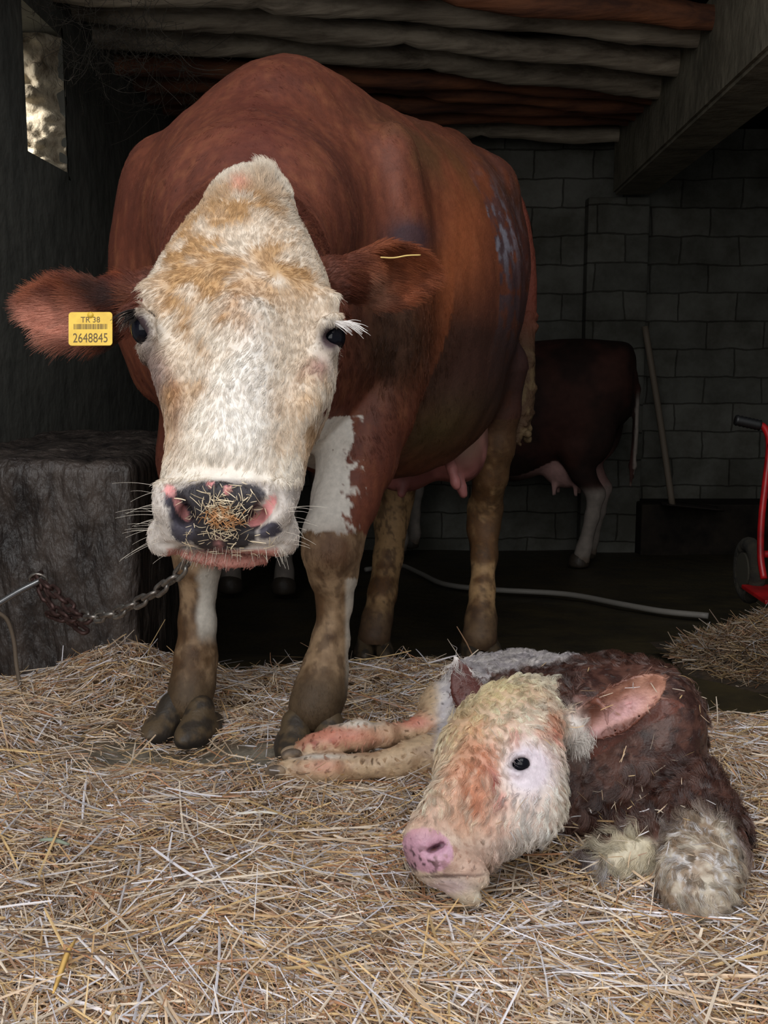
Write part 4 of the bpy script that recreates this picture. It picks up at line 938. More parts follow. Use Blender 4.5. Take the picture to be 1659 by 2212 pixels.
def lashes():
    rng = np.random.default_rng(6)
    for c0, c1, dr, col, n in (((706, 698), (746, 702), HS*.95+HU*.55+HA*.25, lin(236, 230, 226), 90), ((290, 668), (318, 684), -HS*1.0+HU*.35+HA*.55, lin(40, 34, 32), 60)):
        t = rng.random(n); p = np.array([hfun(c0[0]*(1-a)+c1[0]*a, c0[1]*(1-a)+c1[1]*a-2*math.sin(a*3), .045-.012*a) for a in t])
        L = rng.uniform(.018, .032, n); s = np.linspace(0, 1, 6)[None,:,None]
        d = nrm(dr)[None]+rng.normal(size=(n, 3))*.14; X = p[:,None]+s*L[:,None,None]*nrm(d)[:,None]-s*s*L[:,None,None]*HU*.2+s*s*L[:,None,None]*HA*.35
        o = strands('eyelashes', X, np.full((n, 6), .0004)*np.array([1, 1, .9, .8, .6, .3]), M_coat, cow, np.tile(col, (n, 1))); o['label'] = 'white eyelashes' if col[0] > .3 else 'dark eyelashes'
lashes()
def whiskers():
    rng = np.random.default_rng(16); X = []; n = 0
    for i in range(110):
        if i < 22: px, py = rng.uniform(322, 350), rng.uniform(1050, 1190); sd = -1
        elif i < 32: px, py = rng.uniform(615, 638), rng.uniform(1090, 1195); sd = 1
        else: px, py = rng.uniform(345, 620), rng.uniform(1178, 1204); sd = (px-480)/140
        l, nn = hit(px, py)
        if l is None or l[1] > 1.5: continue
        d = nrm(HS*sd*(1.0 if i < 32 else .5)+HA*(.15 if i < 32 else 1.0)+HU*.2+rng.normal(size=3)*.22); L = rng.uniform(.015, .045) if i < 32 else rng.uniform(.004, .018)
        s = np.linspace(0, 1, 6)[:,None]; X.append(l+d*L*s+HA*L*.25*s*s)
    X = np.array(X); strands('whiskers', X, np.full(X.shape[:2], .0002)*np.linspace(1, .4, 6), M_coat, cow, np.tile(lin(225, 215, 200), (len(X), 1)))
whiskers()

# hooves
M_hoof = attr_mat('dirty_hoof', rough=.5, spec=.4, bump=.6, bscale=90, bdist=.003)
def hoof(c, r, h, yaw, gz, parent, tone=1.0):
    """cloven hoof: two claws side by side; c is the pastern centre"""
    F = Field(np.arange(c[0]-.12, c[0]+.12, .004*step), np.arange(c[1]-.15, c[1]+.11, .004*step), np.arange(gz-.012, gz+h+.06, .004*step))
    f = np.array([math.sin(yaw), -math.cos(yaw), 0]); s = np.array([f[1], -f[0], 0])*-1; R = np.array([s, f, [0, 0, 1]])
    for sd in (-1, 1):
        F.ell(c*[1, 1, 0]+s*sd*r*.50+f*r*.32+np.array([0, 0, gz+h*.30]), (r*.49, r*1.05, h*.56), R, k=.012)
        F.rc(c*[1, 1, 0]+s*sd*r*.42+f*r*.1+np.array([0, 0, gz+h*.98]), c*[1, 1, 0]+s*sd*r*.50+f*r*.72+np.array([0, 0, gz+h*.22]), r*.38, r*.42, k=.01)
    # cleft
    X, Y, Z = F.xs[:,None,None], F.ys[None,:,None], F.zs[None,None,:]; sd = np.abs((X-c[0])*s[0]+(Y-c[1])*s[1]); fd = (X-c[0])*f[0]+(Y-c[1])*f[1]
    g = .0045*np.clip((fd-r*.1)/(r*.5), 0, 1)-sd; F.F = np.maximum(F.F, np.minimum(g, (gz+h*.85)-Z)).astype(np.float32)
    F.F = np.maximum(F.F, (gz-Z).astype(np.float32)); F.F = np.maximum(F.F, (Z-(gz+h+.035)).astype(np.float32))
    V, Q = F.mesh(); n = fbm(V, 50, 3, 3); col = mix(np.tile(lin(62, 54, 46), (len(V), 1)), lin(96, 80, 60), sstep(n, .4, .6)); col = mix(col, lin(34, 34, 36), sstep(V[:,2], gz+h*.45, gz+h*.15)*.7)
    npmesh('hoof', V, Q, M_hoof, parent, True, col*tone)
hoof(P(674, 1548, 2.12)*[1, 1, 0], .074, .056, .10, -.012, cow)
hoof(P(408, 1538, 2.22)*[1, 1, 0], .074, .056, -.35, -.014, cow)
hoof(P(1034, 1380, 3.04)*[1, 1, 0], .060, .058, .15, float(floor_z(np.array(3.0)))-.01, cow, .7)
hoof(P(806, 1382, 3.08)*[1, 1, 0], .056, .055, .1, float(floor_z(np.array(3.05)))-.01, cow, .7)

# udder with teats
def udder():
    F = Field(np.arange(-.12, .36, .005*step), np.arange(2.5, 3.2, .007*step), np.arange(.26, .68, .005*step))
    c = P(928, 985, 2.84)
    F.ell(c+[.0, .05, .04], (.140, .17, .095), k=.03); F.ell(c+[.075, -.03, .0], (.062, .08, .065), k=.05); F.ell(c+[-.07, -.02, -.03], (.075, .08, .06), k=.05); F.ell(c+[.07, .03, .09], (.07, .12, .10), k=.05)
    F.chain([tuple(P(968, 990, 2.68))+(.015,), tuple(P(976, 1012, 2.66))+(.0125,), tuple(P(984, 1042, 2.655))+(.0120,), tuple(P(987, 1050, 2.655))+(.0105,)], k=.008)
    F.chain([tuple(P(985, 1020, 2.76))+(.018,), tuple(P(996, 1050, 2.75))+(.0125,), tuple(P(1001, 1068, 2.75))+(.011,)], k=.008)
    F.chain([tuple(P(872, 1040, 2.77))+(.018,), tuple(P(867, 1066, 2.76))+(.011,)], k=.012)
    F.chain([tuple(P(850, 1030, 2.92))+(.018,), tuple(P(848, 1052, 2.92))+(.011,)], k=.012)
    V, Q = F.mesh(); N = vnormals(V, Q); V = V+N*(.003*(fbm(V, 40, 2, 2)-.5))[:,None]; px, py = proj(V); n = fbm(V, 14, 4, 3)
    col = mix(np.tile(lin(176, 112, 108), (len(V), 1)), lin(122, 72, 68), sstep(n, .45, .65)); col = mix(col, lin(212, 176, 150), gauss(px, py, 1000, 930, 40, 50))
    npmesh('udder', V, Q, attr_mat('udder_skin', rough=.5, spec=.35, bump=.4, bscale=150, bdist=.002), cow, True, col)
udder()
# tail hanging down the right, caked with dung
def tail():
    pts = [P(1085, 400, 3.16), P(1120, 470, 3.18), P(1138, 580, 3.16), P(1136, 690, 3.14), P(1128, 790, 3.11), P(1124, 880, 3.09), P(1110, 955, 3.08)]
    F = Field(np.arange(.20, .52, .005*step), np.arange(2.95, 3.4, .006*step), np.arange(.38, 1.25, .006*step))
    c = crv(pts, 50); rr = np.interp(np.linspace(0, 1, 50), [0, .3, .55, .7, .85, .95, 1], [.030, .024, .026, .034, .034, .024, .008])
    F.chain([tuple(a)+(b,) for a, b in zip(c, rr)], k=.01)
    rng = np.random.default_rng(2)
    for i in range(150):
        j = rng.integers(24, 49); a = c[j]+rng.normal(size=3)*[.018, .018, .012]; F.ell(a, np.full(3, rng.uniform(.006, .014)), k=.006)
    V, Q = F.mesh(); N = vnormals(V, Q); n = fbm(V, 50, 9, 3); V = V+N*(.005*(n-.5))[:,None]
    col = mix(np.tile(lin(120, 62, 48), (len(V), 1)), lin(84, 62, 44), sstep(V[:,2], .9, .72)); col = mix(col, lin(108, 88, 62), sstep(n, .5, .62)*sstep(V[:,2], .8, .65))
    o = npmesh('tail', V, Q, attr_mat('dung_caked_tail', rough=.75, spec=.3, bump=.8, bscale=90, bdist=.006), cow, True, col); o['label'] = 'tail caked with dried dung'
tail()

# ear tag
def ear_tag():
    l, nn = hit(196, 712); d = 1.425
    tl, tr, br, bl = P(147, 675, d), P(241, 671, d+.004), P(245, 750, d), P(150, 747, d-.004)
    c = (tl+tr+br+bl)/4; t = empty('ear_tag', c); tag(t, 'yellow plastic number tag hanging in the ear of the big cow', 'ear tag')
    X = nrm(tr+br-tl-bl); Z = nrm(tl+tr-bl-br); Z = nrm(Z-X*np.dot(X, Z)); N = np.cross(X, Z)
    w, h = np.linalg.norm(tr-tl), np.linalg.norm(tl-bl)
    bm = bmesh.new(); rr = .004; ol = [(sx*(w/2-rr)+rr*math.cos(a), sz*(h/2-rr)+rr*math.sin(a)) for sx, sz, a0 in ((1, 1, 0), (-1, 1, 90), (-1, -1, 180), (1, -1, 270)) for a in np.radians(np.linspace(a0, a0+90, 6))]
    fr = [bm.verts.new((x, -.0012, z)) for x, z in ol]; bk = [bm.verts.new((x, .0012, z)) for x, z in ol]; bm.faces.new(fr); bm.faces.new(bk[::-1])
    for i in range(len(ol)): k = (i+1) % len(ol); bm.faces.new((fr[i], fr[k], bk[k], bk[i]))
    Mx = Matrix(((X[0], -N[0], Z[0], c[0]), (X[1], -N[1], Z[1], c[1]), (X[2], -N[2], Z[2], c[2]), (0, 0, 0, 1)))
    bmesh.ops.transform(bm, matrix=Mx, verts=bm.verts[:])
    plate = bmobj('plate', bm, plain('yellow_plastic', lin(236, 196, 62), rough=.35, c2=lin(214, 170, 48), nscale=30), t)
    ink = plain('tag_ink', lin(96, 74, 34), rough=.6)
    def text(s, cx, cz, size, sx=1.0):
        cu = bpy.data.curves.new('lettering', 'FONT'); cu.body = s; cu.size = size; cu.align_x = 'CENTER'; cu.align_y = 'CENTER'; cu.extrude = .00015; cu.materials.append(ink)
        o = bpy.data.objects.new('lettering', cu); COL.objects.link(o)
        o.matrix_world = Mx @ Matrix.Translation((cx, -.0014, cz)) @ Matrix.Rotation(math.pi/2, 4, 'X') @ Matrix.Diagonal((sx, 1, 1, 1)); 
        bpy.context.view_layer.update(); mw = o.matrix_world.copy(); o.parent = t; o.matrix_parent_inverse = Matrix.Translation(t.location).inverted(); o.matrix_world = mw
        me = bpy.data.meshes.new_from_object(o.evaluated_get(bpy.context.evaluated_depsgraph_get())); q = bpy.data.objects.new('lettering', me); COL.objects.link(q); bpy.data.objects.remove(o); q.name = 'lettering'
        q.parent = t; q.matrix_parent_inverse = Matrix.Translation(t.location).inverted(); q.matrix_basis = mw
        return q
    text('2648845', 0, -.0125, .0172, .74); text('TR 38', 0, .0115, .0105, .95)
    text('CE', 0, .0185, .0045, 1)
    rng = np.random.default_rng(1); bm = bmesh.new(); x = -w*.38
    while x < w*.38:
        q = rng.uniform(.0004, .0012); add_box(bm, (x, -.00155, -.0005), (x+q, -.0012, .0062)); x += q+rng.uniform(.0004, .0011)
    bmesh.ops.transform(bm, matrix=Mx, verts=bm.verts[:]); bmobj('barcode', bm, ink, t)
    bm = bmesh.new(); tube_bm(bm, [c-N*-.002+Z*.018, c-N*.03+Z*.018], .004, 12); bmobj('stud', bm, plain('stud_yellow', lin(214, 176, 56), rough=.4), t, True)
    # a few ear hairs fall over the tag
ear_tag()
# crumbs of straw stuck to the nose
def nose_straw():
    rng = np.random.default_rng(12); C, D, L, W, K = [], [], [], [], []
    for i in range(340):
        if i < 170: px, py = rng.normal(482, 24), rng.normal(1118, 18)
        elif i < 280: px, py = rng.normal(482, 44), rng.normal(1092, 20)
        else: px, py = rng.uniform(400, 590), rng.uniform(1140, 1205)
        l, n = hit(px, py)
        if l is None or l[1] > 1.45: continue
        a = rng.random()*6.28; u = nrm(np.cross(n, [0, 0, 1.0])); v = np.cross(n, u); d = u*math.cos(a)+v*math.sin(a)*.8+n*rng.uniform(-.1, .25)
        C.append(l+n*(.0015+.003*rng.random())); D.append(nrm(d)); L.append(rng.uniform(.004, .016)); W.append(rng.uniform(.0005, .0012)); K.append(((px-482)/45)**2+((py-1118)/22)**2)
    C, D, L, W, K = map(np.array, (C, D, L, W, K)); az = np.arctan2(D[:,1], D[:,0]); pit = np.arcsin(np.clip(D[:,2], -1, 1))
    V, F, col = stalks(C, az, pit, L, W, rng, bend=.2, seg=3, flat=.5); k = np.repeat(K, 12); col = np.where(((k < 1.2) & (fbm(V, 300, 3, 1) > .38))[:,None], lin(200, 146, 98)*np.ones((len(V), 1)), lin(226, 206, 174)*np.ones((len(V), 1))*.95)
    tag(npmesh('chaff', V, F, M_straw, None, False, col), 'wet crumbs of chewed straw stuck on the nose of the cow', 'chaff', kind='stuff')
nose_straw()
# single stalk lying on the right ear
a = [P(822, 556, 1.52), P(850, 557, 1.525), P(880, 552, 1.53), P(908, 551, 1.54)]
bm = bmesh.new(); tube_bm(bm, crv(a, 16), .0011, 6); tag(bmobj('straw_stalk', bm, plain('yellow_stalk', lin(228, 196, 120), rough=.5), smooth=True), 'single thin straw stalk caught on the ear of the big cow without a tag', 'straw')

# ================================================================== THE CALF
KO, KE = P(1165, 1500, 1.70), P(925, 1850, 1.50); KA = nrm(KE-KO); KLEN = np.linalg.norm(KE-KO)
_v = nrm(np.array([0, 0, CAMZ])-(KO+KE)/2); KU = nrm(_v-KA*np.dot(_v, KA)); KS = np.cross(KU, KA); KS = KS if KS[0] > 0 else -KS
def kpt(px, py, u=0.0):
    """point of the calf head plane seen at (px, py), raised by u toward the viewer"""
    d = P(px, py, 1.0)-np.array([0, 0, CAMZ]); o = np.array([0, 0, CAMZ]); k = ((KO-o)@KU+u)/(d@KU); return o+d*k
def krow(fl, fr, uf, ub, n):
    """outline points left and right (photo pixels) of one cross-section"""
    a, b = kpt(*fl), kpt(*fr); ta, tb = (a-KO)@KA, (b-KO)@KA; sa, sb = (a-KO)@KS, (b-KO)@KS
    return [(ta+tb)/2, (sa+sb)/2, abs(sb-sa)/2, 0, uf, ub, n]
def kouter():
    ax = np.array([-.566, .825]); ss = np.array([.825, .566]); T = []
    rows = [(-.010, -24, 8, .012, .02), (.005, -38, 20, .030, .04), (.03, -54, 38, .046, .06), (.07, -72, 60, .060, .07), (.12, -90, 85, .070, .08), (.2, -108, 106, .078, .085), (.28, -118, 132, .082, .09), (.37, -127, 168, .081, .09), (.46, -121, 177, .078, .09), (.54, -106, 174, .072, .085), (.63, -86, 166, .064, .08),
            (.72, -66, 150, .056, .072), (.8, -66, 134, .050, .065), (.88, -68, 120, .047, .06), (.96, -66, 106, .045, .055), (1.02, -54, 90, .040, .045), (1.06, -36, 70, .030, .035), (1.09, -14, 50, .016, .02), (1.10, 2, 34, .006, .01)]
    for f, l, r, uf, ub in rows:
        c = np.array([1165, 1500])+ax*f*424; a, b = c+ss*l, c+ss*r; T.append(krow(tuple(a), tuple(b), uf, ub, 2.15))
    T = sorted(T, key=lambda r: r[0]); return T
KEYE = (1124, 1649, .074)
EARC_B, EARC_T = P(1235, 1572, 1.66), P(1447, 1474, 1.64)
def ear_frame_c():
    A = nrm(EARC_T-EARC_B); N = nrm(np.array([.18, -1, .12])); N = nrm(N-A*np.dot(N, A)); W = np.cross(A, N); W = W if W[2] > 0 else -W; return A, W, N
def build_calf():
    h = .0034*step
    F = Field(np.arange(-.24, .60, h), np.arange(1.34, 2.32, h*1.1), np.arange(-.01, .36, h))
    # trunk lying curled: rump far left, chest near right
    F.ell((.23, 2.10, .065), (.13, .13, .085), k=.04)
    F.ell((.30, 1.98, .075), (.15, .16, .095), k=.05)
    F.ell((.37, 1.84, .09), (.135, .16, .115), k=.05)
    F.ell((.395, 1.74, .11), (.11, .12, .115), k=.05)
    F.ell((.44, 1.70, .13), (.07, .10, .115), k=.04)
    F.chain([(.28, 2.14, .105, .025), (.34, 1.98, .132, .025), (.39, 1.82, .175, .025)], k=.06)
    # neck from the chest round to the poll
    F.chain([(.38, 1.76, .13, .11), (.32, 1.715, .135, .10), (.27, 1.70, .14, .088), (.235, 1.70, .15, .07)], k=.04)
    F.rc((.36, 1.66, .07), (.28, 1.64, .06), .065, .055, k=.04)
    # folded fore leg on the right, other knee tucked under the chest
    q = lambda L: [tuple(P(a, b, d))+(r,) for a, b, d, r in L]
    F.chain(q([(1500, 1730, 1.66, .055), (1535, 1790, 1.60, .044), (1525, 1840, 1.545, .046), (1508, 1895, 1.50, .050), (1500, 1925, 1.49, .046)]), k=.018)
    F.chain(q([(1505, 1925, 1.495, .045), (1540, 1885, 1.60, .032), (1560, 1850, 1.70, .028)]), k=.015)
    F.chain(q([(1440, 1770, 1.70, .05), (1385, 1830, 1.62, .040), (1345, 1858, 1.60, .032), (1290, 1872, 1.60, .020)]), k=.02)
    # hind legs stretched out to the left
    F.chain(q([(1010, 1520, 2.10, .075), (965, 1530, 2.08, .050), (925, 1560, 2.04, .025), (880, 1584, 2.02, .018), (830, 1588, 2.0, .020), (775, 1590, 1.985, .026), (725, 1600, 1.975, .025), (680, 1612, 1.965, .019), (645, 1622, 1.96, .012)]), k=.014)
    F.chain(q([(1000, 1600, 2.02, .05), (930, 1632, 1.96, .036), (880, 1642, 1.945, .029), (835, 1650, 1.94, .023), (780, 1654, 1.935, .021), (720, 1660, 1.93, .025), (670, 1664, 1.925, .023), (625, 1662, 1.92, .016), (605, 1660, 1.92, .010)]), k=.014)
    # head
    F.loft(KO, KA, KS, KU, kouter(), k=.025)
    R = np.array([KS, KA, KU]); K = kpt
    F.ell(K(1150, 1625, .058), (.034, .034, .022), R, k=.03)          # orbit
    F.ell(K(1120, 1600, .066), (.030, .020, .014), R, k=.02)          # brow
    F.ell(K(1150, 1745, .05), (.04, .05, .026), R, k=.04)             # cheek
    F.ell(K(990, 1700, .045), (.03, .06, .03), R, k=.04)
    # muzzle: nose pad faces left and down; nostril, lips
    F.ell(K(915, 1815, .026), (.030, .027, .034), R, k=.018); F.ell(K(955, 1815, .044), (.018, .020, .012), R, k=.012)
    F.ell(K(940, 1868, .020), (.030, .020, .032), R, k=.014); F.ell(K(1000, 1870, .034), (.040, .022, .022), R, k=.02)
    F.ell(K(985, 1912, .004), (.040, .013, .030), R, k=.008)
    F.chain([tuple(K(905, 1878, .052))+(.003,), tuple(K(935, 1894, .056))+(.0032,), tuple(K(985, 1900, .056))+(.003,), tuple(K(1035, 1893, .056))+(.0025,)], k=.006, mode='sub')
    F.chain([tuple(K(917, 1842, .052))+(.0032,), tuple(K(936, 1835, .055))+(.0042,), tuple(K(955, 1825, .058))+(.0056,)], k=.007, mode='sub')
    F.rc(K(925, 1838, .044), K(955, 1826, .046), .003, .006, k=.005, mode='sub')
    F.ell(K(878, 1812, .016), (.006, .010, .012), R, k=.006, mode='sub')
    # eye
    F.ell(K(*KEYE), (.0140, .0118, .016), R, k=.004, mode='sub')
    F.chain([tuple(K(1094, 1655, .076))+(.0032,), tuple(K(1110, 1634, .084))+(.004,), tuple(K(1136, 1628, .084))+(.0045,), tuple(K(1154, 1646, .076))+(.0035,)], k=.006)
    F.chain([tuple(K(1094, 1662, .076))+(.003,), tuple(K(1118, 1674, .081))+(.0035,), tuple(K(1148, 1664, .077))+(.003,)], k=.006)
    # near ear, cupped
    A, W, N = ear_frame_c(); F.rc(P(1205, 1580, 1.68), EARC_B, .030, .024, k=.02)
    F.leaf(EARC_B, A, W, N, [[-.012, 0, .018, .004, 0], [.01, -.004, .026, .012, 0], [.04, -.006, .034, .017, 0], [.075, -.004, .037, .016, 0], [.105, .0, .034, .011, 0], [.13, .004, .026, .006, 0], [.15, .006, .014, .002, 0], [.158, .006, .004, 0, 0]], th=.0032, k=.008)
    F.chain([tuple(P(1262, 1530, 1.63))+(.004,), tuple(P(1290, 1512, 1.62))+(.0045,), tuple(P(1308, 1530, 1.61))+(.004,), tuple(P(1312, 1565, 1.615))+(.003,)], k=.006)
    # far ear
    b0, b1 = P(1016, 1505, 1.70), P(990, 1434, 1.71); A2 = nrm(b1-b0); N2 = nrm(np.array([-.3, -1, .3])); N2 = nrm(N2-A2*np.dot(N2, A2)); W2 = np.cross(A2, N2)
    F.leaf(b0, A2, W2, N2, [[-.02, 0, .024, .004, 0], [.01, 0, .026, .006, 0], [.035, 0, .020, .004, 0], [.055, 0, .010, .002, 0], [.068, 0, .003, 0, 0]], th=.0035, k=.006)
    return F
def calf_color(V, hair=False):
    n = len(V); px, py = proj(V); n1, n2, n3 = fbm(V, 14, 81, 3), fbm(V, 55, 82, 3), fbm(V, 150, 83, 2)
    w1 = (n1-.5)*60+(n2-.5)*36
    c = mix(np.tile(lin(92, 60, 50), (n, 1)), lin(60, 36, 31), sstep(n2, .40, .60)); c = mix(c, lin(140, 106, 94), sstep(n3*.5+n1*.5, .52, .66)*.45)
    # white rump and back patch
    wp = sstep(py+w1*.3-1462+.16*np.maximum(px-1060, 0), 6, -6)*(px+w1*.5 < 1275)
    wp = np.maximum(wp, ((px+w1*.4 < 1066) & (V[:,1] > 1.70)).astype(float)); wht = mix(np.tile(lin(216, 208, 204), (n, 1)), lin(188, 180, 182), sstep(n2, .4, .65))
    c = mix(c, wht, wp)
    # legs
    hl = ((V[:,0] < .13) & (V[:,1] > 1.74)).astype(float)
    lg = mix(np.tile(lin(200, 172, 140), (n, 1)), lin(172, 142, 112), sstep(n2, .42, .62)); pk = np.clip(gauss(px, py, 700, 1588, 60, 22)+gauss(px, py, 780, 1590, 60, 22)*.7+gauss(px, py, 895, 1560, 40, 16)*1.2+gauss(px, py, 700, 1655, 40, 18)*.7, 0, 1)
    lg = mix(lg, lin(214, 136, 116), pk*.85); lg = mix(lg, lin(150, 60, 50), gauss(px, py, 690, 1604, 50, 8, -6)*.8*sstep(n2, .4, .6)); lg = mix(lg, lin(226, 216, 204), np.clip(gauss(px, py, 770, 1562, 50, 9)+gauss(px, py, 690, 1634, 60, 6), 0, 1))
    c = mix(c, lg, hl*sstep(px+w1*.3, 960, 930))
    fk = np.clip(gauss(px, py, 1512, 1880, 95, 112, 0, 4)*1.6, 0, 1)*(V[:,1] < 1.66)
    c = mix(c, mix(mix(np.tile(lin(206, 194, 176), (n, 1)), lin(156, 134, 112), sstep(n2, .42, .62)), lin(228, 226, 228), sstep(n3, .55, .7)*.7), fk)
    c = mix(c, lin(208, 196, 170), np.clip(gauss(px, py, 1362, 1845, 62, 40, 0, 3)*1.4, 0, 1)*(V[:,1] < 1.75)); c = mix(c, lin(228, 222, 224), np.clip(gauss(px, py, 1300, 1872, 20, 14)*1.3, 0, 1))
    # head
    d = V-KO; t, s, u = d@KA, d@KS, d@KU; T = np.array(kouter()); w = np.interp(t, T[:,0], T[:,2]); cs = np.interp(t, T[:,0], T[:,1])
    hm = ((np.abs(s-cs) < w*1.05+.012) & (u > -.085) & (t > -.045+.02*(n2-.5)) & (V[:,1] < 1.82)); hm |= (px < 1130) & (py > 1750) & (V[:,1] < 1.64); hm &= ~((px+w1*.3 > 1232) & (py > 1600)); hm &= ~(px > 1262)
    f = mix(np.tile(lin(240, 230, 210), (n, 1)), lin(212, 190, 162), sstep(n2, .42, .62)*.6)
    f = mix(f, lin(236, 216, 168), np.clip(gauss(px, py, 1000, 1560, 60, 90, 20)+gauss(px, py, 1060, 1490, 90, 30), 0, 1)*.75)
    f = mix(f, lin(226, 158, 122), np.clip(gauss(px, py, 1010, 1700, 62, 100, 25)*1.25+gauss(px, py, 1060, 1590, 70, 36)*.6+gauss(px, py, 1190, 1570, 30, 50, -20)*1.0+gauss(px, py, 1075, 1760, 40, 70, 0)*.8, 0, 1)*(.45+.55*sstep(n1*.4+n2*.6, .42, .58)))
    f = mix(f, lin(214, 124, 106), np.clip(gauss(px, py, 1065, 1690, 14, 40, -20)*1.0+gauss(px, py, 1080, 1745, 13, 60, -4)*.8+gauss(px, py, 1120, 1585, 40, 9, 10)*.7+gauss(px, py, 1196, 1600, 10, 36, -12)*.7, 0, 1)*sstep(n2, .38, .56))
    f = mix(f, lin(226, 196, 176), np.clip(gauss(px, py, 930, 1770, 50, 34)*.9, 0, 1)); f = mix(f, lin(232, 224, 218), np.clip(gauss(px, py, 1150, 1780, 70, 60)*1.1+gauss(px, py, 1110, 1840, 80, 34), 0, 1)*.8)
    f = mix(f, lin(232, 218, 226), np.clip(gauss(px, py, 1142, 1660, 52, 58)*1.6, 0, 1)); f = mix(f, lin(60, 44, 48), np.clip(gauss(px, py, 1125, 1650, 21, 17)*1.5-.25, 0, 1)); f = mix(f, lin(168, 50, 44), np.clip(gauss(px, py, 1066, 1678, 8, 10)*1.4, 0, 1)*.8)
    f = mix(f, lin(206, 168, 152), np.clip(gauss(px, py, 990, 1860, 90, 46)*1.3, 0, 1)*.8); f = mix(f, lin(168, 132, 108), gauss(px, py, 1000, 1850, 60, 26)*.5)
    nz = np.clip(gauss(px+10*(n2-.5), py, 922, 1836, 56, 46, 25, 3)*1.7, 0, 1)*(py > 1792-.25*(px-890)); f = mix(f, lin(208, 160, 180), sstep(nz, .4, .62)); sp = sstep(n3, .56, .62)*np.clip(gauss(px, py, 905, 1860, 46, 24, 20)*1.6, 0, 1); f = mix(f, lin(70, 50, 66), sp)
    f = mix(f, lin(200, 150, 152), sstep(nz, .4, .7)*0); f = mix(f, lin(232, 212, 214), np.clip(gauss(px, py, 965, 1915, 45, 16)*1.4, 0, 1))
    f = mix(f, lin(60, 24, 36), np.clip(gauss(px, py, 940, 1831, 20, 7, -26)*1.5-.2, 0, 1))
    mth = np.clip(gauss(px, py, 975, 1892+.0*px, 76, 4, -2, 2)*1.3, 0, 1)*(V[:,1] < 1.6); f = mix(f, lin(70, 44, 44), mth*.8)
    f = mix(f, lin(150, 104, 84), sstep(n3, .52, .66)*np.clip(gauss(px, py, 990, 1835, 70, 50), 0, 1)*.6)
    if not hair: f = mix(f, lin(196, 146, 124), .45*sstep(py, 1830, 1780)*(1-np.clip(gauss(px, py, 1142, 1660, 60, 66)*1.6, 0, 1)))
    c = mix(c, f, hm.astype(float))
    A, W, N = ear_frame_c(); de = V-EARC_B; te, we, ne = de@A, de@W, de@N; isE = (te > .004) & (px > 1240) & (np.abs(we) < .06) & (te < .2) & (ne > -.05) & (V[:,1] < 1.72) & (py < 1640)
    e = np.tile(lin(112, 66, 54), (n, 1)); front = ne+.016*(1-(we/.036)**2) > -.0005
    ein = mix(np.tile(lin(206, 152, 130), (n, 1)), lin(226, 176, 176), np.clip(gauss(px, py, 1345, 1535, 55, 24, -28)*1.2+gauss(px, py, 1285, 1590, 30, 20), 0, 1)); ein = mix(ein, lin(150, 96, 74), sstep(n2, .5, .66)*.6); ein = mix(ein, lin(110, 62, 48), sstep(np.abs(we), .022, .031)*.9); ein = mix(ein, lin(116, 70, 56), np.clip(gauss(px, py, 1278, 1532, 30, 30)*1.4, 0, 1)*.85)
    e = np.where(front[:,None], ein, e); c = np.where(isE[:,None], e, c)
    c = mix(c, lin(232, 222, 214), np.clip(gauss(px, py, 1245, 1585, 22, 40)*1.5, 0, 1)*(V[:,1] < 1.72)*(px < 1275))
    fe = (gauss(px, py, 1005, 1478, 34, 58, 0, 3) > .35) & (V[:,1] > 1.60) & (V[:,1] < 1.80) & (px-985 < (py-1410)*.6+8) & (py < 1530); c = np.where(fe[:,None], lin(92, 46, 40), c)
    if hair: c = c*(.78+.44*hash3((V[:,0]*1e5).astype(np.int64), (V[:,1]*1e5).astype(np.int64), (V[:,2]*1e5).astype(np.int64), 9))[:,None]
    return np.clip(c, 0, 1)
calf = empty('calf', (.25, 1.85, 0)); tag(calf, 'newborn calf lying curled on the straw, wet dark brown coat and white face', 'calf')
Fk = build_calf(); KV, KQ = Fk.mesh(); del Fk
KV = relax(KV, KQ, 2, .4); KN = vnormals(KV, KQ); KV = KV+KN*(.010*(fbm(KV, 22, 91, 3)-.5)*(KV[:,1] > 1.62)+.003*(fbm(KV, 60, 92, 2)-.5))[:,None]; KN = vnormals(KV, KQ)
M_khide = attr_mat('calf_hide', rough=.42, spec=.5, bump=.4, bscale=260, bdist=.002, mulnoise=.12, nscale=120)
M_kcoat = hair_mat('wet_calf_coat', rough=.26, spec=.9, trans=.06)
npmesh('body', KV, KQ, M_khide, calf, True, calf_color(KV)); print('calf verts', len(KV), round(time.time()-T0, 1))
KB = BVHTree.FromPolygons(KV.tolist(), KQ.tolist())
def khit(px, py):
    o = Vector((0, 0, CAMZ)); d = Vector(P(px, py, 1.0))-o; d.normalize(); l, n, i, dd = KB.ray_cast(o, d); return (np.array(l), np.array(n)) if l is not None else (None, None)
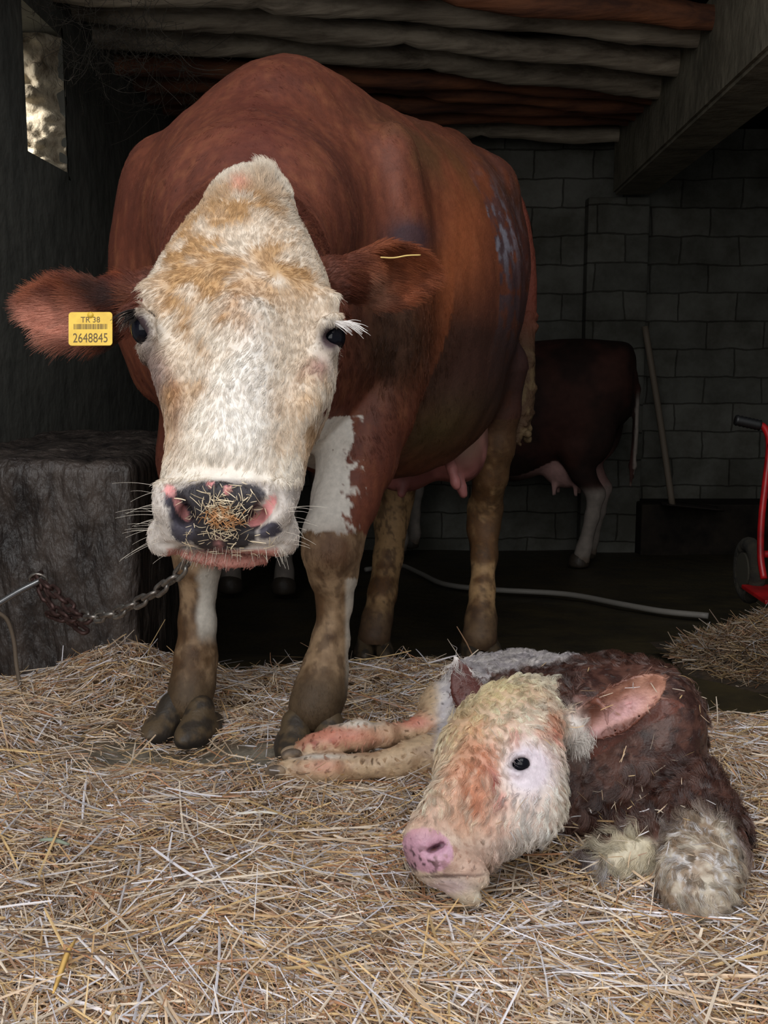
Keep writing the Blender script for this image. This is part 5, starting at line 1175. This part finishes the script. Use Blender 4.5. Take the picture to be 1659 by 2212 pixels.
def calf_fur():
    rng = np.random.default_rng(31); S = .35 if QUICK else 1.0
    def w(c, n):
        px, py = proj(c); v = nrm(np.array([0, 0, CAMZ])-c); vis = (v*n).sum(1)
        bare = np.clip(gauss(px, py, 922, 1838, 54, 48, 20, 3)*1.7+gauss(px, py, 1138, 1660, 58, 56, 0, 2)*1.1, 0, 1)*(c[:,1] < 1.7)
        A, W, N = ear_frame_c(); de = c-EARC_B; ear = (de@A > .02) & (px > 1245) & (c[:,1] < 1.72) & (py < 1640)
        return (c[:,2] > .004)*np.where(vis > -.3, 1, .15)*(1-bare)*np.where(ear & (n@N > .1), .22, 1)*np.where((px < 1235) & (c[:,1] < 1.78), .7, 1)
    p, nn = sample(KV, KQ, KN, int(230000*S), rng, w); px, py = proj(p); d = p-KO; s = d@KS; c = calf_color(p, True)
    head = ((px < 1235) & (p[:,1] < 1.78) & (px > 860) & (py > 1440)); leg = (p[:,0] < .13) & (p[:,1] > 1.74)
    a = (fbm(p, 16, 95, 2)-.5)*5
    flow = np.where(head[:,None], KA*np.where(py < 1560, -.4, .55)[:,None]+KS*.8-ZZ*.3, np.array([[.25, -.3, -.9]])); flow = np.where(leg[:,None], np.array([[-1, -.1, -.25]]), flow)
    top = (~head) & (~leg) & (nn[:,2] > .6); flow = np.where(top[:,None], np.array([[-.3, .7, -.3]]), flow)
    fe_ = (gauss(px, py, 1003, 1474, 30, 50, 0, 3) > .3) & (p[:,1] < 1.80) & (p[:,1] > 1.60)
    u = np.cross(nn, flow); flow = flow+u*(np.sin(a)*.8)[:,None]
    ear = (px > 1245) & (p[:,1] < 1.72) & (py < 1640); flow = np.where(ear[:,None], nrm(EARC_T-EARC_B)[None], flow)
    L = np.where(head, .017, .030); L = np.where(head & (py < 1530), .015, L); L = np.where(head & (px < 1000) & (py > 1760), .004, L); L = np.where(p[:,1] > 1.95, .018, L); L = np.where(leg, .006, L); L = np.where(head & (px < 1060) & (py > 1775+.25*(1060-px)*0), .0045, L); L = np.where(ear, .009, L)
    L = np.where(fe_ & (c.sum(1) < .5), .004, L)
    L = L*(1-.6*np.clip(gauss(px, py, 1130, 1652, 46, 44), 0, 1)); cu = np.where(ear | leg, .05, .55); cu = np.where(~head, .34, cu); cu = np.where(ear | leg, .05, cu); cu = np.where(head & (py > 1560), .20, cu)
    fk = gauss(px, py, 1512, 1880, 95, 112, 0, 4) > .4; L = np.where(fk & ~head, .016, L); cu = np.where(fk & ~head, .2, cu)
    fur('hair', p, nn, flow, L, c, M_kcoat, calf, rng, lift=np.where(head, .24, .15), rad=.00024, k=7, clump=.95, cpow=.75, cvar=np.where(head & (py > 1580), .3, .6), ccol=.30, cfreq=np.where(head, 95, np.where(p[:,1] > 1.95, 100, 62)), curl=cu, cw=6)
    # tuft hanging below the ear
    n = 420; b = np.stack([P(x, y, 1.645) for x, y in zip(rng.normal(1250, 12, n), rng.normal(1592, 12, n))]); ss = np.linspace(0, 1, 6)[None,:,None]
    X = b+rng.normal(size=(n, 3))*.003; X = X[:,None]+ss*(nrm(rng.normal(size=(n, 3))*.25+np.array([.25, -.2, -1]))*rng.uniform(.010, .024, (n, 1)))[:,None]
    strands('ear_tuft', X, np.full((n, 6), .0002), M_kcoat, calf, lin(236, 228, 220)*(.8+.3*rng.random((n, 1))))
calf_fur()
ec = kpt(KEYE[0]+1, KEYE[1]+1, KEYE[2]-.004); eyeball(ec, .0142, np.array([1, 1, 1]), 'eye', calf, np.array([KS, KA, KU]))
# hind hooves of the calf, soft and pale
def small_hoof(px, py, d, dirv, r, name='hoof'):
    c = P(px, py, d); c[2] = max(c[2], .014); f = nrm(np.array(dirv)); s = nrm(np.cross(f, [0, 0, 1.0])); u = np.cross(s, f); R = np.array([s, f, u])
    F = Field(np.arange(c[0]-.05, c[0]+.05, .0026), np.arange(c[1]-.05, c[1]+.05, .0026), np.arange(c[2]-.03, c[2]+.03, .0026))
    for k in (-1, 1): F.ell(c+s*k*r*.45, (r*.48, r*1.15, r*.72), R, k=.003)
    V, Q = F.mesh(); n = fbm(V, 80, 3, 2); npmesh(name, V, Q, M_hoof, calf, True, mix(np.tile(lin(150, 128, 104), (len(V), 1)), lin(96, 82, 70), sstep(n, .4, .6)))
small_hoof(630, 1628, 1.955, (-1, -.1, -.1), .017); small_hoof(598, 1664, 1.915, (-1, .05, -.05), .017)
def calf_straw():
    rng = np.random.default_rng(77); C, D = [], []
    for i in range(120):
        px, py = rng.uniform(1000, 1580), rng.uniform(1430, 1860)
        if i < 26: px, py = rng.uniform(1225, 1420), rng.uniform(1690, 1860)
        l, n = khit(px, py)
        if l is None or (px < 1230 and rng.random() > .25): continue
        a = rng.random()*6.28; u = nrm(np.cross(n, [0, .1, 1.0])); v = np.cross(n, u); C.append(l+n*.009); D.append(nrm(u*math.cos(a)+v*math.sin(a)+n*rng.uniform(-.05, .25)))
    C, D = np.array(C), np.array(D); n = len(C); L = rng.uniform(.006, .028, n); V, F, col = stalks(C, np.arctan2(D[:,1], D[:,0]), np.arcsin(np.clip(D[:,2], -1, 1)), L, rng.uniform(.0009, .0018, n), rng, flat=.4, colw=[.35, .2, .1, 0, .2, 0, .15, 0, 0, 0])
    tag(npmesh('straw_bits', V, F, M_straw, None, False, col), 'short bits of straw stuck in the wet coat of the calf', 'straw', kind='stuff')
calf_straw()

# ================================================================== COWS IN THE DARK BACKGROUND
def back_cow(name, label, O, yaw, sc, zf, dark):
    """whole animal in its own frame: +X toward the tail, Z up, 1.35 m at the withers before scaling"""
    h = .016*step; F = Field(np.arange(-1.15, 1.15, h), np.arange(-.4, .4, h), np.arange(.0, 1.5, h))
    X, Y = np.array([1., 0, 0]), np.array([0, 1., 0])
    F.loft(np.zeros(3), X, Y, ZZ, [[-.72, 0, .03, .9, .03, .03, 2], [-.68, 0, .14, .92, .22, .22, 2], [-.5, 0, .22, .93, .36, .34, 2], [-.2, 0, .29, .92, .39, .40, 2], [.2, 0, .33, .90, .42, .42, 2], [.5, 0, .30, .98, .36, .36, 2.1], [.72, 0, .25, 1.04, .29, .28, 2.2], [.86, 0, .16, 1.08, .22, .2, 2.2], [.90, 0, .04, 1.08, .06, .06, 2]], k=.05)
    for s in (-1, 1):
        F.chain([(-.48, s*.14, .72, .12), (-.50, s*.14, .52, .075), (-.50, s*.13, .38, .058), (-.50, s*.13, .22, .038), (-.50, s*.13, .10, .042), (-.52, s*.13, .04, .055)], k=.03)
        F.ell((.62, s*.15, .84), (.19, .11, .26), k=.06)
        F.chain([(.58, s*.16, .70, .11), (.62, s*.15, .56, .070), (.70, s*.14, .44, .052), (.68, s*.14, .30, .040), (.64, s*.14, .12, .042), (.62, s*.14, .04, .055)], k=.03)
        F.chain([(-1.0, s*.03, .98, .03), (-.98, s*.15, 1.0, .02)], k=.03)
    F.chain([(-.55, 0, 1.05, .20), (-.82, 0, 1.06, .14), (-.97, 0, 1.0, .12), (-1.08, 0, .80, .075), (-1.10, 0, .72, .07)], k=.05)
    F.ell((.50, 0, .60), (.16, .14, .15), k=.04)
    for a in (.44, .57):
        for s in (-1, 1): F.rc((a, s*.07, .48), (a, s*.07, .41), .018, .012, k=.02)
    F.chain([(.84, 0, 1.20, .03), (.90, 0, 1.05, .022), (.90, 0, .8, .018), (.89, 0, .6, .022), (.88, 0, .48, .012)], k=.02)
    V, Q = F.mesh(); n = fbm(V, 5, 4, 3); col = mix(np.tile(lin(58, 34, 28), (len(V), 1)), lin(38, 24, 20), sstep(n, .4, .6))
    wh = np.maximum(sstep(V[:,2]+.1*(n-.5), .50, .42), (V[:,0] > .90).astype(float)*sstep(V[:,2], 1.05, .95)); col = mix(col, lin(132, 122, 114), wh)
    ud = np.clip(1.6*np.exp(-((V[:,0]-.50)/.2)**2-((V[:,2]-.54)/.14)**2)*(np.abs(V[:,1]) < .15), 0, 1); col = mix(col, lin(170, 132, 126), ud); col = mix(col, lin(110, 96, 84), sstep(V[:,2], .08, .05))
    t = empty(name, O); tag(t, label, 'cow', 'cows in the dark back of the barn')
    V = V*sc; c, s = math.cos(yaw), math.sin(yaw); V = np.stack([V[:,0]*c-V[:,1]*s, V[:,0]*s+V[:,1]*c, V[:,2]], 1)+O
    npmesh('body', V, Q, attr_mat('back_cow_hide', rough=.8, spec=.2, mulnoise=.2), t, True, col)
    Rz = np.array([[c, s, 0], [-s, c, 0], [0, 0, 1]])
    for a, b in ((-.53, .13), (-.53, -.13), (.61, .14), (.61, -.14)):
        p = np.array([a, b, .0])*sc; p = p@Rz+O; G2 = Field(np.arange(p[0]-.1, p[0]+.1, .009), np.arange(p[1]-.1, p[1]+.1, .009), np.arange(p[2]-.01, p[2]+.08, .009)); G2.ell(p+[0, 0, .02], (.062*sc, .062*sc, .055), k=.01); G2.F = np.maximum(G2.F, p[2]-G2.zs[None,None,:])
        v, q = G2.mesh(); npmesh('hoof', v, q, M_hoof, t, True, np.tile(lin(60, 52, 44), (len(v), 1)))
fz = lambda y: float(floor_z(np.array(y)))-.01
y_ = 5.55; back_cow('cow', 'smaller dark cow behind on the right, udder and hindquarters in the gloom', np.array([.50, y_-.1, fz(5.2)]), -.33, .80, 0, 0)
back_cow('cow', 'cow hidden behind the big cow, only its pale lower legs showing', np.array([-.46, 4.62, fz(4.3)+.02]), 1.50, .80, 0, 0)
